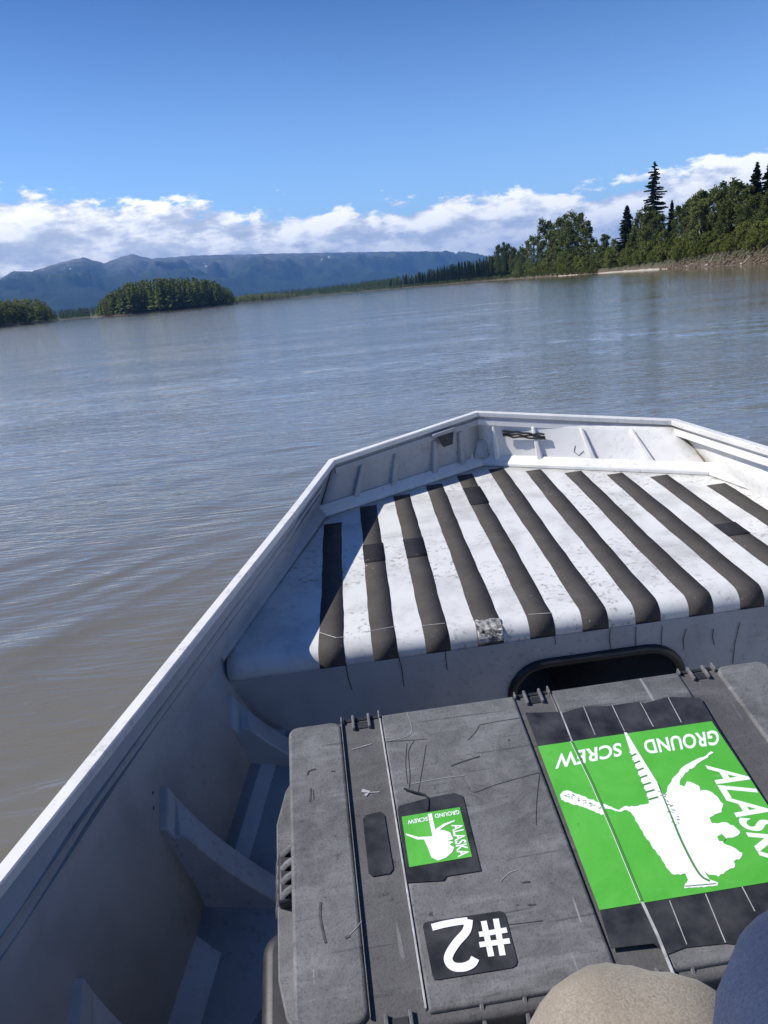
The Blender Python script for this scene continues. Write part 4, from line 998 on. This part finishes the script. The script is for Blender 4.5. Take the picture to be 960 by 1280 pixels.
for k in range(15):   # screw threads
    f = k / 14; x = 445 + 75 * f; y = 245 + 190 * f
    stroke('print_thread', [(x - 4, y + 2), (x + 14 + 20 * f, y - 8)], .0022, 'edge_green' if k % 2 else 'print', big, ZB + .0005, ZA, .0002)
stroke('print_shaft', smooth_path([(545, 360), (590, 470), (640, 590), (700, 700), (740, 728)]), [.0008 + .0016 * min(1, k / 10) for k in range(25)], 'edge_green', big, ZB + .0005, ZA, .0002)
for k in range(26):
    f = k / 25; x = 555 + 60 * f + random.uniform(-14, 14); y = 385 + 130 * f + random.uniform(-8, 8)
    stroke('print_speck', [(x, y), (x + random.uniform(3, 9), y + random.uniform(-4, 6))], .0009, 'edge_green', big, ZB + .0005, ZA, .0002)
stroke('print_outline', smooth_path([(648, 748), (700, 744), (764, 738)]), .0010, 'edge_green', big, ZB + .0005, ZA, .0002)
for k in range(30):
    f = random.random(); x = 195 + 140 * f; y = 402 + 58 * f + random.uniform(-9, 9)
    stroke('print_speck', [(x, y), (x + random.uniform(3, 8), y + random.uniform(-3, 3))], .0008, 'edge_green', big, ZB + .0005, ZA, .0002)
flat('print_inlet', [ZA(*p) for p in ((768, 562), (785, 552), (800, 566), (795, 580), (775, 578))], 'green', big, ZB + .0004, .0002)
stroke('sticker_crease', [(225, 205), (300, 360), (380, 545), (486, 803)], .0022, 'edge_green', big, ZB + .0007, ZA, .0003)
stroke('sticker_crease', [(219, 205), (294, 360), (374, 545), (480, 803)], .0005, 'print', big, ZB + .0007, ZA, .0003)
def letters(word, quad_of, par, z):
    """word in flat letters; quad_of(f) gives the map from letter box to lid u,v"""
    cu = bpy.data.curves.new('text', 'FONT'); cu.body = word; cu.offset = .024; cu.align_x = 'LEFT'; cu.space_character = 1.04
    ob = bpy.data.objects.new('text', cu); COL.objects.link(ob); bpy.context.view_layer.update()
    me = bpy.data.meshes.new_from_object(ob.evaluated_get(bpy.context.evaluated_depsgraph_get())); bpy.data.objects.remove(ob)
    xs = [v.co.x for v in me.vertices]; ys = [v.co.y for v in me.vertices]; x0, x1, y0, y1 = min(xs), max(xs), min(ys), max(ys)
    for v in me.vertices:
        u, w_ = quad_of((v.co.x - x0) / (x1 - x0), (v.co.y - y0) / (y1 - y0)); v.co = (u - CO[0], w_ - CO[1], ZL + z - CO[2])
    me.materials.clear(); me.materials.append(M['print']); o_ = link(bpy.data.objects.new('printed_word', me), par)
    me.polygons.foreach_set('use_smooth', [False] * len(me.polygons)); me.update()
def quad(a, b_, c_, d, ZA=ZA):          # a: start of baseline, b: end of baseline, c: end of cap line, d: start of cap line (zoom pixels)
    A, B, C_, D_ = [np.array(lid(*ZA(*p))) for p in (a, b_, c_, d)]
    return lambda s, t_: (A * (1 - s) + B * s) * (1 - t_) + (D_ * (1 - s) + C_ * s) * t_
letters('GROUND', quad((772, 160), (488, 200), (505, 252), (778, 216)), big, ZB)
letters('SCREW', quad((408, 208), (162, 252), (162, 308), (412, 258)), big, ZB)
letters('ALASKA', quad((722, 293), (969, 703), (1119, 716), (870, 307)), big, ZB)
letters('GROUND', quad((412, 238), (278, 262), (284, 284), (420, 260), ZP), small, .0024)
letters('SCREW', quad((240, 275), (128, 296), (132, 318), (244, 298), ZP), small, .0024)
letters('ALASKA', quad((372, 322), (408, 500), (472, 488), (432, 308), ZP), small, .0024)
# scratches and gouges on the lid
def scr(pts, w_=.00055, mat='scratch', Zf=Z1): stroke('scratch', smooth_path(pts, 4), w_, mat, lid_o, .0006, Zf, .0003)
for pts_ in (((490, 85), (505, 130), (495, 165), (415, 185)), ((515, 180), (495, 220), (500, 300), (497, 345)), ((555, 195), (545, 260), (528, 360)), ((410, 185), (500, 180), (560, 175)), ((605, 265), (603, 330), (610, 355)), ((505, 330), (600, 312), (690, 300)),
             ((738, 128), (722, 155), (698, 180)), ((738, 128), (800, 115), (885, 102)), ((640, 235), (700, 238), (790, 225)), ((700, 340), (722, 358), (800, 330), (945, 290)), ((945, 290), (935, 380), (932, 470)), ((698, 438), (760, 425), (820, 405)),
             ((810, 665), (840, 635), (870, 625)), ((375, 748), (410, 720), (450, 698)), ((150, 690), (155, 740), (190, 740)), ((835, 812), (900, 805), (955, 798)), ((930, 820), (925, 890)), ((415, 890), (440, 880), (468, 885)), ((285, 855), (310, 830), (335, 800)), ((490, 190), (485, 260), (492, 330)), ((752, 380), (765, 420))):
    if random.random() < .55: scr(pts_, .0005, 'bright' if random.random() < .4 else 'scratch')
for pts_, w_ in ((((195, 735), (192, 780), (205, 850), (212, 875)), .0042), (((160, 345), (158, 390)), .0028), (((168, 350), (170, 385)), .002), (((148, 300), (155, 285), (178, 278)), .0026), (((640, 268), (690, 250), (740, 235)), .0026), (((278, 858), (295, 850)), .0045), (((865, 743), (868, 745)), .003), (((905, 744), (932, 743)), .0022), (((885, 668), (912, 665)), .0026), (((836, 178), (842, 180)), .004), (((230, 288), (242, 285)), .002)):
    scr(pts_, w_ * .6)
for pts_, w_ in ((((335, 345), (358, 350), (345, 362)), .005), (((350, 352), (395, 350)), .001), (((300, 205), (368, 185)), .0008)): stroke('scratch', pts_, w_, 'bright', lid_o, -.0035, Z1, .0004)

# ------------------------------------------------------------------ people seated on the bench
def person(name, J, E_, mats, region, label, root=0):
    """J: name -> (boat-frame point, radius); one continuous skinned figure"""
    names = list(J); me = bpy.data.meshes.new(name)
    org = np.array(J[names[0]][0])
    me.from_pydata([tuple(np.array(J[n][0]) - org) for n in names], [(names.index(a), names.index(b_)) for a, b_ in E_], [])
    o_ = link(bpy.data.objects.new(name, me)); o_.modifiers.new('skin', 'SKIN').use_smooth_shade = True
    for i, n in enumerate(names):
        s = me.skin_vertices[0].data[i]; r0 = J[n][1]; s.radius = r0 if hasattr(r0, '__len__') else (r0, r0); s.use_root = (i == root)
    md = o_.modifiers.new('sub', 'SUBSURF'); md.levels = md.render_levels = 3
    bpy.context.view_layer.update()
    ev = bpy.data.meshes.new_from_object(o_.evaluated_get(bpy.context.evaluated_depsgraph_get()))
    bpy.data.objects.remove(o_); ev.name = name
    for q in mats: ev.materials.append(M[q]) if q else None
    P = np.array([np.array(J[n][0]) - org for n in names])
    co = np.array([v.co[:] for v in ev.vertices]); 
    dn = np.array([.006 * (fbm(c_[0] * 14 + 3, c_[1] * 14 + c_[2] * 14, 3) - .5) for c_ in co]); nr = np.array([v.normal[:] for v in ev.vertices])
    co = co + nr * dn[:, None] * 1.6; fold = np.array([.020 * (abs(2 * fbm(c_[0] * 9 + c_[2] * 5 + 1.7, c_[1] * 6 - c_[2] * 9, 3) - 1) - .22) for c_ in co]); lim = np.array([math.dist(c_, J['nose'][0] - org) > .25 for c_ in co])
    co = co + nr * (fold * lim)[:, None]; ev.vertices.foreach_set('co', co.reshape(-1).astype('f4'))
    for p in ev.polygons:
        k = int(np.argmin(((P - np.array(p.center)) ** 2).sum(1))); p.material_index = region(names[k]); p.use_smooth = True
    ev.update()
    ob = link(bpy.data.objects.new(name, ev))
    ob.matrix_world = Matrix.Translation(Vector((RB @ org).tolist()) + Vector((0, 0, CAMZ))) @ Matrix(RB.tolist()).to_4x4()
    tag(ob, label, 'person'); return ob, org
def on_ray(px, py, v): return boat_v(px, py, v)
def figure(hx, hy, sz, kneeR, kneeL, elbowR, wristR):
    """joints of a seated figure leaning forward, right arm stretched out on the case"""
    J = {'pelvis': ((hx, hy, sz), (.15, .12)), 'belly': ((hx, hy + .05, sz + .17), (.14, .11)), 'chest': ((hx, hy + .13, sz + .36), (.155, .11)), 'shoulders': ((hx, hy + .19, sz + .49), (.125, .08)),
         'neck': ((hx, hy + .20, sz + .56), .052), 'jaw': ((hx, hy + .22, sz + .62), (.058, .066)), 'brow': ((hx, hy + .20, sz + .71), (.072, .086)), 'crown': ((hx, hy + .18, sz + .78), (.052, .058)), 'nose': ((hx, hy + .295, sz + .655), .011)}
    E_ = [('pelvis', 'belly'), ('belly', 'chest'), ('chest', 'shoulders'), ('shoulders', 'neck'), ('neck', 'jaw'), ('jaw', 'brow'), ('brow', 'crown'), ('jaw', 'nose')]
    for s, n, kn in ((1, 'R', kneeR), (-1, 'L', kneeL)):
        kn = np.array(kn); fz = floor_z(kn[1]); hp = np.array([hx + s * .10, hy + .05, sz + .01]); an = np.array([kn[0] + s * .01, kn[1] - .06, fz + .10])
        J['hip' + n] = (hp, .105); J['thigh' + n] = (hp * .5 + kn * .5 + np.array([0, 0, .0]), .108); J['uknee' + n] = (hp * .16 + kn * .84, .098); J['knee' + n] = (kn, .095); J['shin' + n] = (kn * .86 + an * .14 + np.array([0, .012, 0]), .092); J['calf' + n] = (kn * .55 + an * .45 + np.array([0, -.02, 0]), .080)
        J['ankle' + n] = (an, .062); J['foot' + n] = (an + np.array([s * .02, .11, -.055]), (.045, .035)); J['toe' + n] = (an + np.array([s * .03, .19, -.065]), (.04, .026))
        E_ += [('pelvis', 'hip' + n), ('hip' + n, 'thigh' + n), ('thigh' + n, 'uknee' + n), ('uknee' + n, 'knee' + n), ('knee' + n, 'shin' + n), ('shin' + n, 'calf' + n), ('calf' + n, 'ankle' + n), ('ankle' + n, 'foot' + n), ('foot' + n, 'toe' + n)]
        sh = np.array([hx + s * .17, hy + .20, sz + .46])
        if s > 0: el_, wr = np.array(elbowR), np.array(wristR)
        else: el_ = np.array([hx - .25, hy + .12, sz + .20]); wr = np.array([hx - .18, hy + .33, sz + .125])
        d = wr - el_; d /= np.linalg.norm(d); side = np.cross(d, [0, 0, 1.0]); side /= np.linalg.norm(side); dn = np.cross(side, d) * -1
        J['shoulder' + n] = (sh, .080); J['uarm' + n] = ((sh + el_) / 2, .066); J['elbow' + n] = (el_, .060); J['forearm' + n] = ((el_ + wr) / 2, .062); J['wrist' + n] = (wr, (.052, .050)); J['cuff' + n] = (wr + d * .03, (.034, .030)); pm = wr + d * .09; J['palm' + n] = (pm, (.036, .018))
        E_ += [('shoulders', 'shoulder' + n), ('shoulder' + n, 'uarm' + n), ('uarm' + n, 'elbow' + n), ('elbow' + n, 'forearm' + n), ('forearm' + n, 'wrist' + n), ('wrist' + n, 'cuff' + n), ('cuff' + n, 'palm' + n)]
        for q in range(4):
            b0 = pm + d * .04 + side * (q - 1.5) * .020; ln = (.065, .078, .072, .055)[q]
            J[f'fa{q}' + n] = (b0, .0095); J[f'fb{q}' + n] = (b0 + d * ln * .55 + dn * .006, .009); J[f'fc{q}' + n] = (b0 + d * ln + dn * .02, .0075)
            E_ += [('palm' + n, f'fa{q}' + n), (f'fa{q}' + n, f'fb{q}' + n), (f'fb{q}' + n, f'fc{q}' + n)]
        tb = pm - side * .045 * s - d * .02; J['ta' + n] = (tb, .011); J['tb' + n] = (tb + d * .04 - side * .012 * s, .009)
        E_ += [('cuff' + n, 'ta' + n), ('ta' + n, 'tb' + n)]
    return J, E_
def region(n):
    if n in ('neck', 'jaw', 'brow', 'crown', 'nose') or n[:2] in ('fa', 'fb', 'fc', 'ta', 'tb') or n.startswith(('palm',)): return 2
    if n.startswith(('pelvis', 'hip', 'thigh', 'uknee', 'knee', 'shin', 'calf')): return 0
    if n.startswith(('ankle', 'foot', 'toe')): return 3
    return 1
K1 = on_ray(788, 1296, .445); EL = on_ray(1004, 1385, .25); WR = on_ray(1116, 1066, .48)
J, E_ = figure(.10, -.34, -.83, tuple(K1), (-.10, .12, -.80), tuple(EL), tuple(WR))
p1, o1 = person('person', J, E_, ('khaki', 'navy', 'skin', 'boot'), region, 'person in khaki trousers and navy jacket, one knee raised against the grey case')
def child_mesh(name, g, mat, par, **kw): return g.done(name, M[mat], par, **kw)
for (ob, og, jj) in ((p1, o1, J),):
    b0 = np.array(jj['brow'][0]); g = G(og); vs_ = []
    rows = []
    for i in range(8):
        ph = i / 7 * 1.65; rows.append([b0 + np.array([0, -.012, .012]) + np.array([.086 * math.sin(ph) * math.cos(a), .102 * math.sin(ph) * math.sin(a), .105 * math.cos(ph)]) for a in np.linspace(math.pi * .9, math.pi * 2.1 if i > 4 else math.pi * 2.9, 17)])
    g.loft(rows); child_mesh('hair', g, 'hair', ob, smooth=60, solid=.006)
# seam thread along the sleeve
g = G(o1); pts_ = []; ax_ = WR - EL; ax_ = ax_ / np.linalg.norm(ax_); tw = -(EL + WR) / 2; tw -= ax_ * (tw @ ax_); tw /= np.linalg.norm(tw); sd_ = np.cross(ax_, tw)
if sd_[0] > 0: sd_ = -sd_
for k in range(16):
    f = -.1 + 1.05 * k / 15; c_ = EL * (1 - f) + WR * f; an_ = .45 + .12 * math.sin(k * .7)
    pts_.append(c_ + (tw * math.cos(an_) + sd_ * math.sin(an_)) * np.interp(f, [0, .5, 1], [.0535, .0545, .045]))
sn_ = []
for q in pts_:
    ok_, cp_, cn_, _i = p1.closest_point_on_mesh(Vector((q - o1).tolist())); sn_.append(np.array(cp_[:]) + np.array(cn_[:]) * .0004 + o1)
g.tube(sn_, .0007, 5); child_mesh('sleeve_seam', g, 'thread', p1)
#@@BOAT1
# ------------------------------------------------------------------ haze
m = bpy.data.materials.new('haze'); m.use_nodes = True; t = NT(m.node_tree); t.n.clear()
pv = t.node('ShaderNodeVolumePrincipled'); pv.inputs['Density'].default_value = 6.5e-5
pv.inputs['Color'].default_value = (.20, .47, 1.0, 1); pv.inputs['Anisotropy'].default_value = 0.0
t.node('ShaderNodeOutputMaterial', i_Volume=pv.outputs[0])
g = G(); g.box((-19000, -19000, -4.5), (19000, 19000, 900))
tag(g.done('haze', m), 'thin blue summer haze filling the valley air', 'haze', None, 'stuff')
